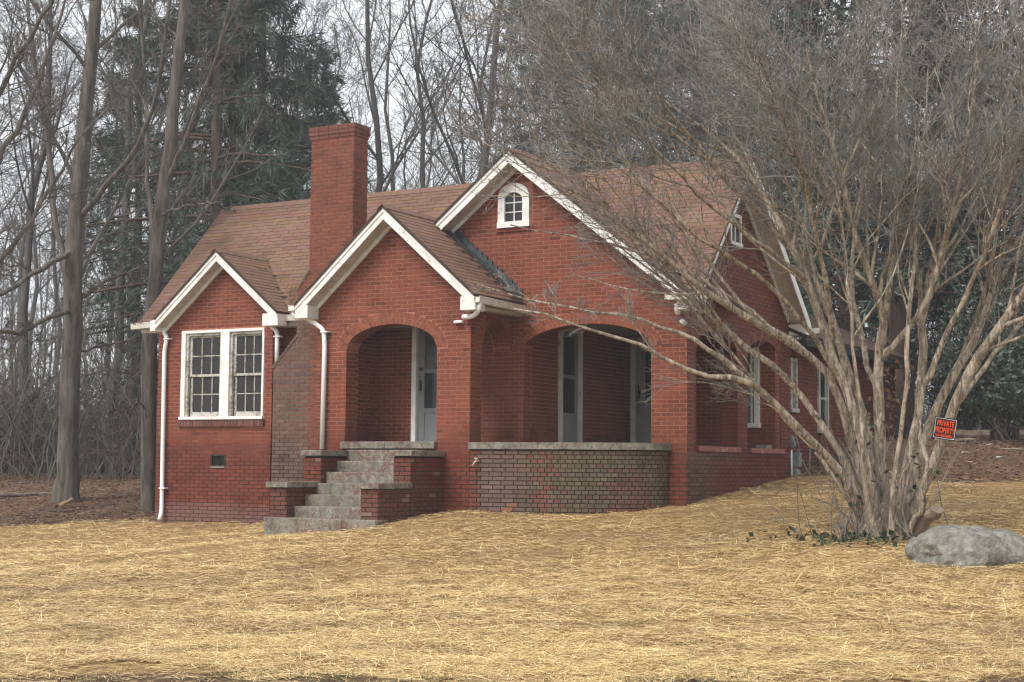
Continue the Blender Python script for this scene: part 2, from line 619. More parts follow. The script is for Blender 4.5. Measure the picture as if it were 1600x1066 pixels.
def in_poly(x, y, poly):
    inside = np.zeros(len(x), bool)
    n = len(poly)
    for i in range(n):
        x0, y0 = poly[i]
        x1, y1 = poly[(i + 1) % n]
        c = ((y0 > y) != (y1 > y)) & (x < (x1 - x0) * (y - y0) / (y1 - y0 + 1e-12) + x0)
        inside ^= c
    return inside


def house_foot(x, y, g=0.0):
    a = (x > -4.7 - g) & (x < 6.25 + g) & (y > 22.15 - g) & (y < 34)
    b = (x > -0.05 - g) & (x < 3.05 + g) & (y > 21.2 - g) & (y < 23)
    e = ((x - 3.03) / (2.86 + g)) ** 2 + ((y - 22.56) / (1.35 + g)) ** 2 < 1
    c = (x > 0.45 - g) & (x < 2.6 + g) & (y > 19.25 - g) & (y < 21.4)
    d = (x > -1.5 - g) & (x < 0.2) & (y > 21.85 - g) & (y < 23)
    return a | b | (e & (x > 3)) | c | d


_xs = np.unique(np.r_[np.linspace(-150, -16, 34), np.arange(-16, 20, 0.22), np.linspace(20, 160, 34)])
_ys = np.unique(np.r_[np.linspace(-60, 4, 20), np.arange(4, 36, 0.22), np.linspace(36, 210, 40)])
GX, GY = np.meshgrid(_xs, _ys)
gx, gy = GX.ravel(), GY.ravel()
gzv = gz(gx, gy)
nx, ny = len(_xs), len(_ys)
ii = (np.arange(ny - 1)[:, None] * nx + np.arange(nx - 1)[None, :]).ravel()
gF = np.stack([ii, ii + 1, ii + nx + 1, ii + nx], 1)
g_me = np_mesh('ground', np.c_[gx, gy, gzv], gF, smooth=True)
mask = in_poly(gx + (vnoise(gx, gy, 1.3, 5) - .5) * 1.2, gy + (vnoise(gx, gy, 1.3, 6) - .5) * .8, STRAW_POLY).astype(np.float32)
at_ = g_me.attributes.new('straw_cover', 'FLOAT', 'POINT')
at_.data.foreach_set('value', mask)
k = Nodes('ground_soil')
p = k.pos()
a = k.n('ShaderNodeAttribute')
a.attribute_name = 'straw_cover'
dirt = k.ramp(k.noise(p, 2.1, 8, 0.72), [(0.3, (0.075, 0.045, 0.030)), (0.5, (0.125, 0.075, 0.048)), (0.72, (0.19, 0.125, 0.085))])
dirt = k.mix(k.ramp(k.noise(p, 23, 6, 0.75), [(0.55, 0.0), (0.7, 0.7)]), dirt, (0.25, 0.18, 0.12))
strawb = k.ramp(k.noise(k.pos((1, 1, 1)), 14, 7, 0.8), [(0.30, (0.12, 0.072, 0.035)), (0.5, (0.31, 0.20, 0.09)), (0.72, (0.50, 0.355, 0.165))])
strawb = k.mix(k.ramp(k.noise(p, 0.8, 6, 0.75), [(0.52, 0.0), (0.72, 0.6)]), strawb, (0.17, 0.085, 0.042))
f = k.math('ADD', a.outputs['Fac'], k.math('MULTIPLY', k.math('SUBTRACT', k.noise(p, 5, 6, 0.7), 0.5), 0.9))
c = k.mix(k.ramp(f, [(0.4, 0.0), (0.6, 1.0)]), dirt, strawb)
k.col(c)
k.rough(0.95, 0.08)
k.bump(k.noise(p, 40, 6, 0.8), 0.8, 0.03)
ground = link('ground', g_me, k.m)
tag(ground, 'bare earth yard rising gently to the brick house', 'ground', kind='structure')


def ribbons(cx, cy_, cz, L, W, yaw, pitch, bow):
    """flat bent blades of two quads"""
    n = len(cx)
    d = np.c_[np.cos(yaw) * np.cos(pitch), np.sin(yaw) * np.cos(pitch), np.sin(pitch)]
    s = np.c_[-np.sin(yaw), np.cos(yaw), np.zeros(n)]
    c = np.c_[cx, cy_, cz]
    up = np.array([0, 0, 1.0])
    side = s * (W / 2)[:, None]
    P0, P1, P2 = c - d * (L / 2)[:, None], c + up * bow[:, None] + s * (bow * 1.5)[:, None], c + d * (L / 2)[:, None]
    tilt = np.c_[np.zeros((n, 2)), (rng.random(n) - .5) * W]
    V = np.stack([P0 - side, P0 + side + tilt, P1 - side, P1 + side + tilt, P2 - side * .6, P2 + side * .6 + tilt], 1).reshape(-1, 3)
    b = np.arange(n)[:, None] * 6
    F = np.concatenate([b + np.array([[0, 1, 3, 2]]), b + np.array([[2, 3, 5, 4]])], 1).reshape(-1, 4)
    return V, F


def scatter_view(n, d0, d1, margin=1.12):
    """random ground spots spread evenly over the yard between two distances from the road"""
    D = np.sqrt(rng.random(n) * (d1 ** 2 - d0 ** 2) + d0 ** 2)
    t = (rng.random(n) * 2 - 1) * margin * 800 / FPX
    q = CAM[None, :2] + D[:, None] * (FW[None, :2] + RT[None, :2] * t[:, None])
    return q[:, 0], q[:, 1]


def make_straw():
    parts, parts_old = [], []
    for n, d0, d1, Wd in ((110000, 10.2, 14, 0.0031), (100000, 14, 18.5, 0.0037), (80000, 18.5, 24, 0.0046), (52000, 24, 31, 0.006)):
        x, y = scatter_view(n, d0, d1)
        x2, y2 = x + (vnoise(x, y, .8, 8) - .5) * 1.3, y + (vnoise(x, y, .8, 9) - .5) * 1.3
        ok = in_poly(x2, y2, STRAW_POLY) & ~house_foot(x, y, 0.0)
        thin = vnoise(x, y, 1.6, 11) * .55 + vnoise(x, y, .45, 12) * .45
        ok &= (rng.random(n) < np.clip((thin - .12) * 2.6, 0.10, 1))
        # sparse strays past the edge
        ok |= (rng.random(n) < np.where(d0 < 11, .12, .03)) & ~house_foot(x, y, 0.0) & (y < 29)
        x, y = x[ok], y[ok]
        m = len(x)
        z = gz(x, y)
        lump = np.clip(vnoise(x, y, .5, 14) - .55, 0, 1)
        L = 0.06 + rng.random(m) ** 1.6 * 0.17
        yaw = rng.normal(0.45, 0.9, m) + (rng.random(m) < .35) * rng.random(m) * 3.14
        pit = rng.normal(0, 0.08, m) + (rng.random(m) < .03) * rng.normal(0, .45, m)
        V, F = ribbons(x, y, z + 0.006 + rng.random(m) * 0.016 + lump * .06 * rng.random(m) + np.abs(np.sin(pit)) * L * .4, L, Wd * (0.7 + rng.random(m) * .9),
                       yaw, pit, rng.normal(0, 0.008, m))
        old = vnoise(x, y, 2.2, 21) * .5 + vnoise(x, y, .6, 22) * .5 + rng.normal(0, .18, m) > .70
        F6 = F.reshape(m, 2, 4)
        V6 = V.reshape(m, 6, 3)
        for sel, out in ((~old, parts), (old, parts_old)):
            kk = int(sel.sum())
            if kk:
                b = np.arange(kk)[:, None] * 6
                out.append((V6[sel].reshape(-1, 3), np.concatenate([b + np.array([[0, 1, 3, 2]]), b + np.array([[2, 3, 5, 4]])], 1).reshape(-1, 4)))
    V, F = join_arrays(parts)
    o = link('straw', np_mesh('straw', V, F), M['straw'])
    tag(o, 'golden wheat straw strewn over the whole front yard', 'straw', kind='stuff')
    V, F = join_arrays(parts_old)
    o = link('straw', np_mesh('weathered_straw', V, F), M['straw_old'])
    tag(o, 'duller brown weathered straw mixed in patches through the golden straw', 'straw', kind='stuff')


make_straw()
# ------------------------------------------------------------------ the brick house
house = empty('brick_house', (1.5, 24.0, 0.8))
tag(house, 'abandoned red brick cottage with steep brown roofs, arched porch and tall chimney', 'house')
HOFF = Vector((1.5, 24.0, 0.8))


def hp(o):
    """parent to the house, keeping world coordinates"""
    o.parent = house
    o.matrix_parent_inverse = Matrix.Translation(-HOFF)
    return o


def sub(o, parent):
    o.parent = parent
    return o


C_H = 0.068                      # brick course
B_L = 0.213                      # brick module
bricks_q = {}                    # owner -> list of (centre, U, N, half length, half height, colour)
bricks_hex = {}                  # owner -> list of (8 points, colour)


def vn1(x, y, z, s, seed):
    a = float(vnoise(np.array([x * .9 + y * .8]), np.array([z * 1.1 + y * .2]), s, seed)[0])
    return a


def bcol(x, y, z, region):
    r = random.gauss(0, 1)
    c = np.array([0.178, 0.0465, 0.0235]) * (1 + 0.085 * r)
    c[1:] *= 1 + 0.07 * random.gauss(0, 1)
    if random.random() < .025:
        c = c * .68
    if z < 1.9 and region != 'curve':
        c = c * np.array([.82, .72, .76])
    big = vn1(x, y, z, .9, 31)
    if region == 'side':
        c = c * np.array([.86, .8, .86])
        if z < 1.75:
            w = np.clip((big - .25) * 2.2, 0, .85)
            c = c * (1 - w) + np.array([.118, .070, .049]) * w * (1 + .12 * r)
    if region == 'curve':
        x, z = x + random.gauss(0, .13) * (x > 3.4), z + random.gauss(0, .09)
        w = np.clip(.95 - abs(x - 3.1) * .0, 0, 1)
        base = np.array([.122, .084, .056]) if x > 3.9 else np.array([.132, .080, .060])
        if x > 4.55 and big > .5:
            base = np.array([.120, .090, .055])
        if abs(x - 4.32) < .10:
            base = np.array([.150, .060, .042])
        if x < 3.25:
            base = np.array([.145, .045, .032])
        if 3.3 < x < 3.8 and z < 1.4:
            base = np.array([.155, .10, .083])
        if x > 5.2 and z < 1.5 and big > .45:
            base = np.array([.122, .062, .045])
        c = base * (1 + .09 * r)
        if z < .90 and 3.4 < x < 3.9:
            c = np.array([.24, .115, .065]) * (1 + .15 * r)
    if region == 'chimney_low':
        w = np.clip((-.55 - x) * 3.2 + .35 + (big - .5) * .5, 0, 1)
        c = c * (1 - w) + np.array([.118, .078, .058]) * w * (1 + .12 * r)
    if region == 'chimney':
        c = c * np.array([.98, 1.12, 1.2])
    if region == 'cheek':
        w = np.clip((big - .3) * 1.3, 0, .6)
        c = c * (1 - w) + np.array([.105, .06, .044]) * w
        if random.random() < .06:
            c = np.array([.2, .12, .10])
    if region == 'bay' and z < .85:
        w = np.clip((.85 - z) * 2.2 + (big - .5), 0, .75)
        c = c * (1 - w) + np.array([.18, .10, .09]) * w
    return np.clip(c, .012, .6)


class Fr:
    def __init__(self, O, U, N):
        self.O, self.U, self.N = (np.array(v, float) for v in (O, U, N))

    def p(self, u, z, d=0.0):
        return self.O + self.U * u + self.N * d + np.array([0, 0, z])


def lay(fr, z0, z1, intervals, region, owner='house', unit=B_L, phase=0.0, proud=0.0):
    """running bond on a plane; intervals(zmid) gives the solid stretches of a course"""
    i0, i1 = int(math.floor(z0 / C_H)), int(math.ceil(z1 / C_H))
    q = bricks_q.setdefault(owner, [])
    for i in range(i0, i1):
        za, zb = max(z0, i * C_H), min(z1, (i + 1) * C_H)
        if zb - za < .03:
            continue
        zm = (za + zb) / 2
        for ua, ub in intervals(zm):
            off = phase + (unit / 2 if i % 2 else 0.0) + (0.0 if unit < .15 else random.gauss(0, .004))
            k0 = math.floor((ua - off) / unit)
            u = off + k0 * unit
            while u < ub:
                a, b = max(u, ua), min(u + unit, ub)
                u += unit
                if b - a < .035:
                    continue
                uc, hl = (a + b) / 2, (b - a - .012) / 2
                hh = (zb - za - .012) / 2
                d = proud + random.random() * .0025
                c = fr.p(uc, zm, d)
                q.append((c, fr.U, fr.N, hl, hh, bcol(c[0], c[1], c[2], region), unit - (b - a) < 1e-6))


def ring(fr, uc, a, b, zs, region, depth, rings=2, owner='house', full=True):
    """arch of brick headers round an elliptic opening"""
    L = bricks_hex.setdefault(owner, [])
    for r in range(rings):
        o0, o1 = r * .097 + (-.004 if r == 0 else .005), (r + 1) * .097 - .006
        tt = np.linspace(0, math.pi, 400)
        am, bm_ = a + (o0 + o1) / 2, b + (o0 + o1) / 2
        xs_, zs_ = am * np.cos(tt), bm_ * np.sin(tt)
        s = np.r_[0, np.cumsum(np.hypot(np.diff(xs_), np.diff(zs_)))]
        n = int(s[-1] / .074)
        edges = np.interp(np.linspace(0, s[-1], n + 1), s, tt)
        g = .0066 / am
        dep = depth if r == 0 else .03
        for j in range(n):
            t0, t1 = edges[j] + g, edges[j + 1] - g
            pts = []
            pr = .001 + random.random() * .003
            for d in (-.105 if r == 0 else -dep, pr):
                for (t, o) in ((t0, o0), (t1, o0), (t1, o1), (t0, o1)):
                    pts.append(fr.p(uc - (a + o) * math.cos(t), zs + (b + o) * math.sin(t), d))
            if r == 0:
                dd = .115
                while dd < depth - .02:
                    de = min(dd + .095, depth)
                    L.append((np.array([fr.p(uc - (a + o) * math.cos(t), zs + (b + o) * math.sin(t), d) for d in (-de, -dd) for (t, o) in ((t0, o0), (t1, o0), (t1, o1), (t0, o1))]),
                              bcol(fr.O[0] + uc, fr.O[1], zs + b, region) * .95))
                    dd += .105
            c = fr.p(uc - am * math.cos(t0), zs, 0)
            L.append((np.array(pts), bcol(c[0], c[1], zs + b, region) * np.array([1.2, 1.32, 1.3])))


def wall_mesh(name, fr, u0, u1, zb, top, openings, t, mat, extra=()):
    """solid wall with arched or square openings; each opening = (ua, ub, sill, head(u))"""
    mb = MB()
    u0, u1 = u0 + .003, u1 - .003
    us = {u0, u1, *extra}
    for ua, ub, sill, head, n in openings:
        us.update(np.linspace(ua, ub, n + 1).tolist())
    us = sorted(u for u in us if u0 <= u <= u1)
    us = [u for i, u in enumerate(us) if i == 0 or u - us[i - 1] > 1e-5]
    d0 = -.003
    for a, b in zip(us[:-1], us[1:]):
        m = (a + b) / 2
        ops = sorted([o for o in openings if o[0] < m < o[1]], key=lambda o: o[2])
        lo = [(zb, zb)]
        hi = []
        for o in ops:
            hi.append((o[2], o[2]))
            lo.append((o[3](a), o[3](b)))
        hi.append((top(a), top(b)))
        for (la, lb), (ha, hb) in zip(lo, hi):
            if ha - la < .003 and hb - lb < .003:
                continue
            for d, flip in ((d0, False), (-t, True)):
                q = [fr.p(a, la, d), fr.p(b, lb, d), fr.p(b, hb, d), fr.p(a, ha, d)]
                mb.poly(q[::-1] if flip else q)
        for o in ops:
            mb.poly([fr.p(a, o[3](a), d0), fr.p(b, o[3](b), d0), fr.p(b, o[3](b), -t), fr.p(a, o[3](a), -t)])
            mb.poly([fr.p(a, o[2], d0), fr.p(b, o[2], d0), fr.p(b, o[2], -t), fr.p(a, o[2], -t)])
        mb.poly([fr.p(a, top(a), d0), fr.p(b, top(b), d0), fr.p(b, top(b), -t), fr.p(a, top(a), -t)])
    for ua, ub, sill, head, n in openings:
        for u in (ua, ub):
            if u >= u1 or u <= u0:
                continue
            h = head(u)
            mb.poly([fr.p(u, sill, d0), fr.p(u, h, d0), fr.p(u, h, -t), fr.p(u, sill, -t)])
    for u in (u0, u1):
        if any(o[0] <= u + .01 and u - .01 <= o[1] for o in openings):
            continue
        mb.poly([fr.p(u, zb, d0), fr.p(u, top(u), d0), fr.p(u, top(u), -t), fr.p(u, zb, -t)])
    me = bpy.data.meshes.new(name)
    me.from_pydata(mb.v, [], mb.f)
    return hp(link(name, me, mat))


def arch(ua, ub, zs, b, n=28):
    c, a = (ua + ub) / 2, (ub - ua) / 2
    return lambda u: zs + b * math.sqrt(max(0.0, 1 - ((u - c) / a) ** 2))


def solid(u0, u1, top_inv, ops):
    """intervals function: wall stretch minus openings (with the arch ring left free)"""
    def f(z):
        ua, ub = top_inv(z) if top_inv else (u0, u1)
        ua, ub = max(ua, u0), min(ub, u1)
        segs = [(ua, ub)] if ub > ua else []
        for o in ops:
            kind, a0, a1, sill, zs, b = o
            if z < sill:
                continue
            if kind == 'arch':
                c, a = (a0 + a1) / 2, (a1 - a0) / 2
                if z < zs:
                    h = a
                else:
                    B, Aa = b + .198, a + .198
                    if z > zs + B:
                        continue
                    h = Aa * math.sqrt(max(0, 1 - ((z - zs) / B) ** 2))
                cut = (c - h, c + h)
            else:
                if z > zs:
                    continue
                cut = (a0, a1)
            out = []
            for p_, q_ in segs:
                if cut[0] > p_:
                    out.append((p_, min(q_, cut[0])))
                if cut[1] < q_:
                    out.append((max(p_, cut[1]), q_))
            segs = [s for s in out if s[1] - s[0] > .02]
        return segs
    return f


# roof figures: (apex height, slope, centre x)
EN = dict(za=5.74, s=0.87, cx=1.53, h=1.77, yr=20.93, yw=21.25)
BG = dict(za=6.76, s=0.79, cx=3.14, h=3.25, yr=22.22, yw=22.56)
BY = dict(za=5.41, s=0.83, cx=-2.83, h=1.44, yr=21.92, yw=22.20)
RY, RZ, SF, SB = 24.6, 6.72, 1.08, 0.90            # main ridge and its two slopes
XL, XR_ = -4.97, 6.54
FLOOR = 1.87


def gtop(g, ofs, drop=.12):
    return lambda u: g['za'] - drop - g['s'] * abs(u + ofs - g['cx'])


def ginv(g, ofs, drop=.12):
    def f(z):
        w = (g['za'] - drop - z) / g['s']
        return (g['cx'] - ofs - w, g['cx'] - ofs + w)
    return f


# --- entry gable
fE = Fr((0, 21.25, 0), (1, 0, 0), (0, -1, 0))
oE = [(0.6, 2.4, 1.79, arch(.6, 2.4, 3.42, .415), 28)]
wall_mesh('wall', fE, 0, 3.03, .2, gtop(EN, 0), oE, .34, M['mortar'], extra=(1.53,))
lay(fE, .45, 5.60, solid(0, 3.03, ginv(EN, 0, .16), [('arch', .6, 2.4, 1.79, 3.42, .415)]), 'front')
ring(fE, 1.5, .9, .415, 3.42, 'front', .335)
fj = Fr((.6, 21.25, 0), (0, 1, 0), (1, 0, 0))
lay(fj, 1.9, 3.42, lambda z: [(0.005, .34)], 'front', phase=.1)
# left cheek of the entry and its inner faces
wall_mesh('wall', Fr((0, 21.59, 0), (0, 1, 0), (-1, 0, 0)), 0, .97, .2, lambda u: 4.3, [], .3, M['mortar'])
fi = Fr((.30, 21.59, 0), (0, 1, 0), (1, 0, 0))
lay(fi, 1.88, 4.0, lambda z: [(0, .97)], 'front')

# --- wall between entry and terrace, with the narrow arch
fR = Fr((3.03, 21.25, 0), (0, 1, 0), (1, 0, 0))
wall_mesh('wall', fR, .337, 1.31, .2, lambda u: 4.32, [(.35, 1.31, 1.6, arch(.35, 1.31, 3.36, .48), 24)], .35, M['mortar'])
lay(fR, .5, 4.30, solid(0, 1.31, None, [('arch', .35, 1.31, 1.7, 3.36, .48)]), 'front', phase=.1)
ring(fR, .83, .48, .48, 3.36, 'front', .34)

# --- wide front gable
fB = Fr((0, 22.56, 0), (1, 0, 0), (0, -1, 0))
oB = [(1.08, 2.05, 1.87, lambda u: 3.98, 1), (3.25, 5.58, 1.87, arch(3.25, 5.58, 3.44, .395), 32),
      (2.77, 3.38, 5.50, arch(2.77, 3.38, 6.00, .25), 14)]
wall_mesh('wall', fB, 0, 6.19, .2, gtop(BG, 0), oB, .30, M['mortar'], extra=(3.14,))
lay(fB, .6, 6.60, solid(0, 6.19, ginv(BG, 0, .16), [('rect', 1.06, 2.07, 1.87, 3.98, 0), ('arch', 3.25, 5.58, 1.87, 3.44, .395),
                                                    ('rect', 2.74, 3.41, 5.43, 6.27, 0)]), 'front')
ring(fB, 4.415, 1.165, .395, 3.44, 'front', .29)
fj2 = Fr((3.25, 22.56, 0), (0, 1, 0), (1, 0, 0))
lay(fj2, 1.9, 3.44, lambda z: [(0.005, .30)], 'front', phase=.05)

# --- right side with two arches
fS = Fr((6.19, 22.56, 0), (0, 1, 0), (1, 0, 0))
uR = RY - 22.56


def side_top(u):
    return RZ - .12 - (SF * (uR - u) if u < uR else SB * (u - uR))


def side_inv(z):
    return (uR - (RZ - .16 - z) / SF, uR + (RZ - .16 - z) / SB)


oS = [(.37, 2.115, 1.79, arch(.37, 2.115, 3.40, .35), 24), (2.58, 4.17, 1.79, arch(2.58, 4.17, 3.40, .35), 24),
      (1.80, 2.30, 5.26, lambda u: 5.80, 1)]
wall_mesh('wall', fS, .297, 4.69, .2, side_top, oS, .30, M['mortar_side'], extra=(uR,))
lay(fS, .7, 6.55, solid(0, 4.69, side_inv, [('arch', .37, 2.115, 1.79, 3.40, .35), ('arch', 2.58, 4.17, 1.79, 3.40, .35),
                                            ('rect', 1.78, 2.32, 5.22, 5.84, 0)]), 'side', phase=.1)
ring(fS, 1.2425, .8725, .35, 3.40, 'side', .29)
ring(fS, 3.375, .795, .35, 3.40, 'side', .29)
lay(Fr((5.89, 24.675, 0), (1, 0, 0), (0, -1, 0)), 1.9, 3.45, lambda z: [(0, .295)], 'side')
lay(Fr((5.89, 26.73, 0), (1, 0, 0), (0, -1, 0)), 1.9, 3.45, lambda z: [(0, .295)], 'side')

# --- left bay
fY = Fr((-4.42, 22.20, 0), (1, 0, 0), (0, -1, 0))
oY = [(.585, 2.535, 2.33, lambda u: 3.98, 1), (1.34, 1.67, 1.475, lambda u: 1.69, 1)]
wall_mesh('wall', fY, 0, 2.71, 0, gtop(BY, -4.42), oY, .25, M['mortar'], extra=(1.59,))
lay(fY, .36, 5.28, solid(0, 2.71, ginv(BY, -4.42, .16), [('rect', .58, 2.54, 2.20, 3.985, 0), ('rect', 1.335, 1.675, 1.47, 1.695, 0)]), 'bay')
wall_mesh('wall', Fr((-1.71, 22.45, 0), (0, 1, 0), (1, 0, 0)), 0, .11, .2, lambda u: 4.3, [], .2, M['mortar'])
lay(Fr((-1.71, 22.20, 0), (0, 1, 0), (1, 0, 0)), .5, 4.1, lambda z: [(0, .36)], 'bay')
fM = Fr((-1.71, 22.56, 0), (1, 0, 0), (0, -1, 0))
wall_mesh('wall', fM, 0, 1.71, .2, lambda u: 4.28, [], .25, M['mortar'])
lay(fM, .5, 4.22, lambda z: [(0, .9)], 'front')
# left, rear and inner walls
wall_mesh('wall', Fr((-4.55, 22.56, 0), (0, 1, 0), (-1, 0, 0)), 0, 4.69, 0, side_top, [], .25, M['mortar'], extra=(uR,))
wall_mesh('wall', Fr((-4.55, 22.57, 0), (1, 0, 0), (0, -1, 0)), 0, .16, 0, lambda u: 4.2, [], .2, M['mortar'])
wall_mesh('wall', Fr((6.15, 27.24, 0), (-1, 0, 0), (0, 1, 0)), 0, 10.6, 0, lambda u: 4.2, [], .25, M['mortar'])
fP = Fr((3.25, 22.88, 0), (0, 1, 0), (1, 0, 0))
wall_mesh('wall', fP, 0, 3.75, 1.6, lambda u: 4.1, [(.93, 1.73, 1.87, lambda u: 3.95, 1)], .2, M['mortar'])
lay(fP, 1.88, 4.0, solid(0, 3.62, None, [('rect', .90, 1.76, 1.87, 3.98, 0)]), 'front')
fQ = Fr((3.25, 26.52, 0), (1, 0, 0), (0, -1, 0))
wall_mesh('wall', fQ, 0, 2.935, 1.6, lambda u: 4.1, [(.11, .95, 1.87, lambda u: 3.9, 1), (2.15, 2.63, 2.30, lambda u: 3.68, 1)], .2, M['mortar'])
lay(Fr((6.184, 26.525, 0), (0, 1, 0), (1, 0, 0)), 1.88, 3.7, lambda z: [(0, .19)], 'side')
lay(fQ, 1.88, 4.0, solid(0, 2.93, None, [('rect', .08, .98, 1.87, 3.93, 0), ('rect', 2.12, 2.66, 2.22, 3.71, 0)]), 'front')

# --- curved terrace wall
ECX, ECY, EA, EB = 3.03, 22.56, 2.85, 1.31
tt = np.linspace(0, math.pi / 2, 400)
ex, ey = ECX + EA * np.sin(tt), ECY - EB * np.cos(tt)
es = np.r_[0, np.cumsum(np.hypot(np.diff(ex), np.diff(ey)))]
ELEN = es[-1]


def curve_pt(s, off=0.0):
    t = np.interp(s, es, tt)
    x, y = ECX + EA * math.sin(t), ECY - EB * math.cos(t)
    n = np.array([EB * math.sin(t), -EA * math.cos(t), 0.0])
    n /= np.linalg.norm(n)
    return np.array([x, y, 0.0]) + n * off, n


mb = MB()
mb.box(.28, 2.75, 21.57, 22.53, 1.6, FLOOR)
ring_ = [curve_pt(s_, -.25)[0] for s_ in np.linspace(0, ELEN, 14)]
for p_, q_ in zip(ring_[:-1], ring_[1:]):
    mb.hexa([(2.9, 22.6, 1.55), p_ + [0, 0, 1.55], q_ + [0, 0, 1.55], (5.5, 22.6, 1.55), (2.9, 22.6, FLOOR - .004), p_ + [0, 0, FLOOR - .004], q_ + [0, 0, FLOOR - .004], (5.5, 22.6, FLOOR - .004)])
mb.box(3.2, 6.0, 22.62, 27.0, 1.6, FLOOR)
hp(mb.build('porch_floor', M['concrete']))
mb = MB()
mb.box(.2, 2.8, 21.60, 22.55, 3.90, 3.94)
mb.box(3.15, 5.9, 22.87, 27.0, 3.98, 4.02)
hp(mb.build('porch_ceiling', M['plaster']))
mb = MB()                                             # rooms behind the panes
mb.box(-4.5, -1.8, 24.2, 24.3, .6, 4.2)
mb.box(-4.5, 3.2, 22.9, 27.2, 1.70, 1.80)
mb.box(-4.5, 3.2, 22.9, 27.2, 4.1, 4.2)
mb.box(-.1, -.05, 22.85, 27.0, 1.8, 4.1)
mb.box(2.5, 3.6, 23.4, 23.45, 4.3, 6.2)
mb.box(.6, 2.6, 23.6, 23.65, 1.8, 4.1)
mb.box(2.3, 2.35, 23.6, 25.0, 1.8, 4.1)
hp(mb.build('room', M['dark']))

def curve_band(name, z0, z1, o0, o1, mat, s0=0.0, s1=None, n=40):
    mb = MB()
    s1 = ELEN if s1 is None else s1
    ss = np.linspace(s0, s1, n + 1)
    for a, b in zip(ss[:-1], ss[1:]):
        P = [curve_pt(s, o)[0] for s, o in ((a, o1), (b, o1), (b, o0), (a, o0))]
        lo, hi = np.array([0, 0, z0]), np.array([0, 0, z1])
        mb.poly([P[0] + lo, P[1] + lo, P[1] + hi, P[0] + hi])
        mb.poly([P[3] + lo, P[2] + lo, P[2] + hi, P[3] + hi])
        mb.poly([P[0] + hi, P[1] + hi, P[2] + hi, P[3] + hi])
        mb.poly([P[0] + lo, P[1] + lo, P[2] + lo, P[3] + lo])
    for s in (s0, s1):
        A, B = curve_pt(s, o0)[0], curve_pt(s, o1)[0]
        mb.poly([A + lo, B + lo, B + hi, A + hi])
    return hp(mb.build(name, mat))


curve_band('wall', .2, 1.785, -.26, -.008, M['mortar_dark'])
cuts = [0.0, 1.18, 2.32, ELEN + .02]
for a, b in zip(cuts[:-1], cuts[1:]):
    curve_band('coping', 1.785, 1.893, -.30, .045, M['coping'], a + (.003 if a else -.02), b - .003, 18)
q = bricks_q.setdefault('house', [])
for i in range(6, 27):
    za, zb = i * C_H, min((i + 1) * C_H, 1.783)
    if zb - za < .03:
        continue
    s = 0.0 if i % 2 else -.07
    while s < ELEN:
        L = .213 if s < .95 else .110
        a, b = max(s, 0), min(s + L, ELEN)
        s += L + random.gauss(0, .002)
        if b - a < .03:
            continue
        c, n = curve_pt((a + b) / 2, .004 + random.random() * .004)
        c = c + np.array([0, 0, (za + zb) / 2])
        U = np.array([-n[1], n[0], 0])
        q.append((c, U, n, (b - a - .013) / 2, (zb - za - .012) / 2, bcol(c[0], c[1], c[2], 'curve'), False))

# side sills
for a, b in ((.40, 2.19), (2.66, 4.28)):
    m_ = (a + b) / 2 + .25
    for i, (p_, q_) in enumerate(((a, m_ - .003), (m_ + .003, b))):
        mb = MB()
        mb.box(5.86, 6.23, 22.56 + p_, 22.56 + q_, 1.775, 1.865)
        hp(mb.build('coping', M['coping_red'], bevel=.006))
mb = MB()
mb.box(6.0, 6.20, 26.0, 26.28, 1.866, 1.925)
hp(mb.build('coping', M['coping'], bevel=.006))

# --- front steps
steps = MB()
steps.box(.86, 2.18, 20.0, 21.2, .2, 1.0)
steps = hp(steps.build('front_steps', M['mortar_dark']))
ST = [(20.99, 1.767), (20.72, 1.585), (20.44, 1.405), (20.17, 1.227), (19.90, 1.050), (19.63, .873)]
for i, (y, z) in enumerate(ST):
    mb = MB()
    y2 = 21.21 if i == 0 else ST[i - 1][0] + .02
    mb.box(.825, 2.215, y, y2, z - .19, z)
    sub(mb.build('step', M['concrete'], bevel=.012), steps)
mb = MB()
mb.box(.49, 1.98, 19.30, 19.66, .30, .70)
sub(mb.build('step', M['concrete'], bevel=.014), steps)
mb = MB()
mb.box(1.984, 2.59, 19.30, 19.66, .30, .70)
sub(mb.build('step', M['concrete'], bevel=.014), steps)
mb = MB()
mb.box(.56, 1.45, 21.17, 21.72, 1.790, 1.905)
sub(mb.build('threshold_slab', M['concrete'], bevel=.008), steps)
mb = MB()
mb.box(1.454, 2.41, 21.17, 21.72, 1.790, 1.905)
sub(mb.build('threshold_slab', M['concrete'], bevel=.008), steps)
for x0, x1 in ((.49, .82), (2.22, 2.54)):
    for y0, y1, zt in ((20.31, 21.245, 1.75), (19.44, 20.30, 1.25)):
        mb = MB()
        mb.box(x0 + .008, x1 - .008, y0 + .008, y1, .2, zt - .09)
        sub(mb.build('cheek_wall', M['mortar_dark']), steps)
        lay(Fr((x0, y0, 0), (1, 0, 0), (0, -1, 0)), .35, zt - .09, lambda z: [(0, x1 - x0)], 'cheek', 'steps', phase=.107)
        lay(Fr((x1, y0, 0), (0, 1, 0), (1, 0, 0)), .35, zt - .09, lambda z: [(0, y1 - y0)], 'cheek', 'steps')
        lay(Fr((x0, y0, 0), (0, 1, 0), (-1, 0, 0)), .35, zt - .09, lambda z: [(0, y1 - y0)], 'cheek', 'steps')
        mb = MB()
        mb.box(x0 - .045, x1 + .045, y0 - .05, y1 - .002, zt - .088, zt)
        sub(mb.build('cap_slab', M['concrete'], bevel=.008), steps)

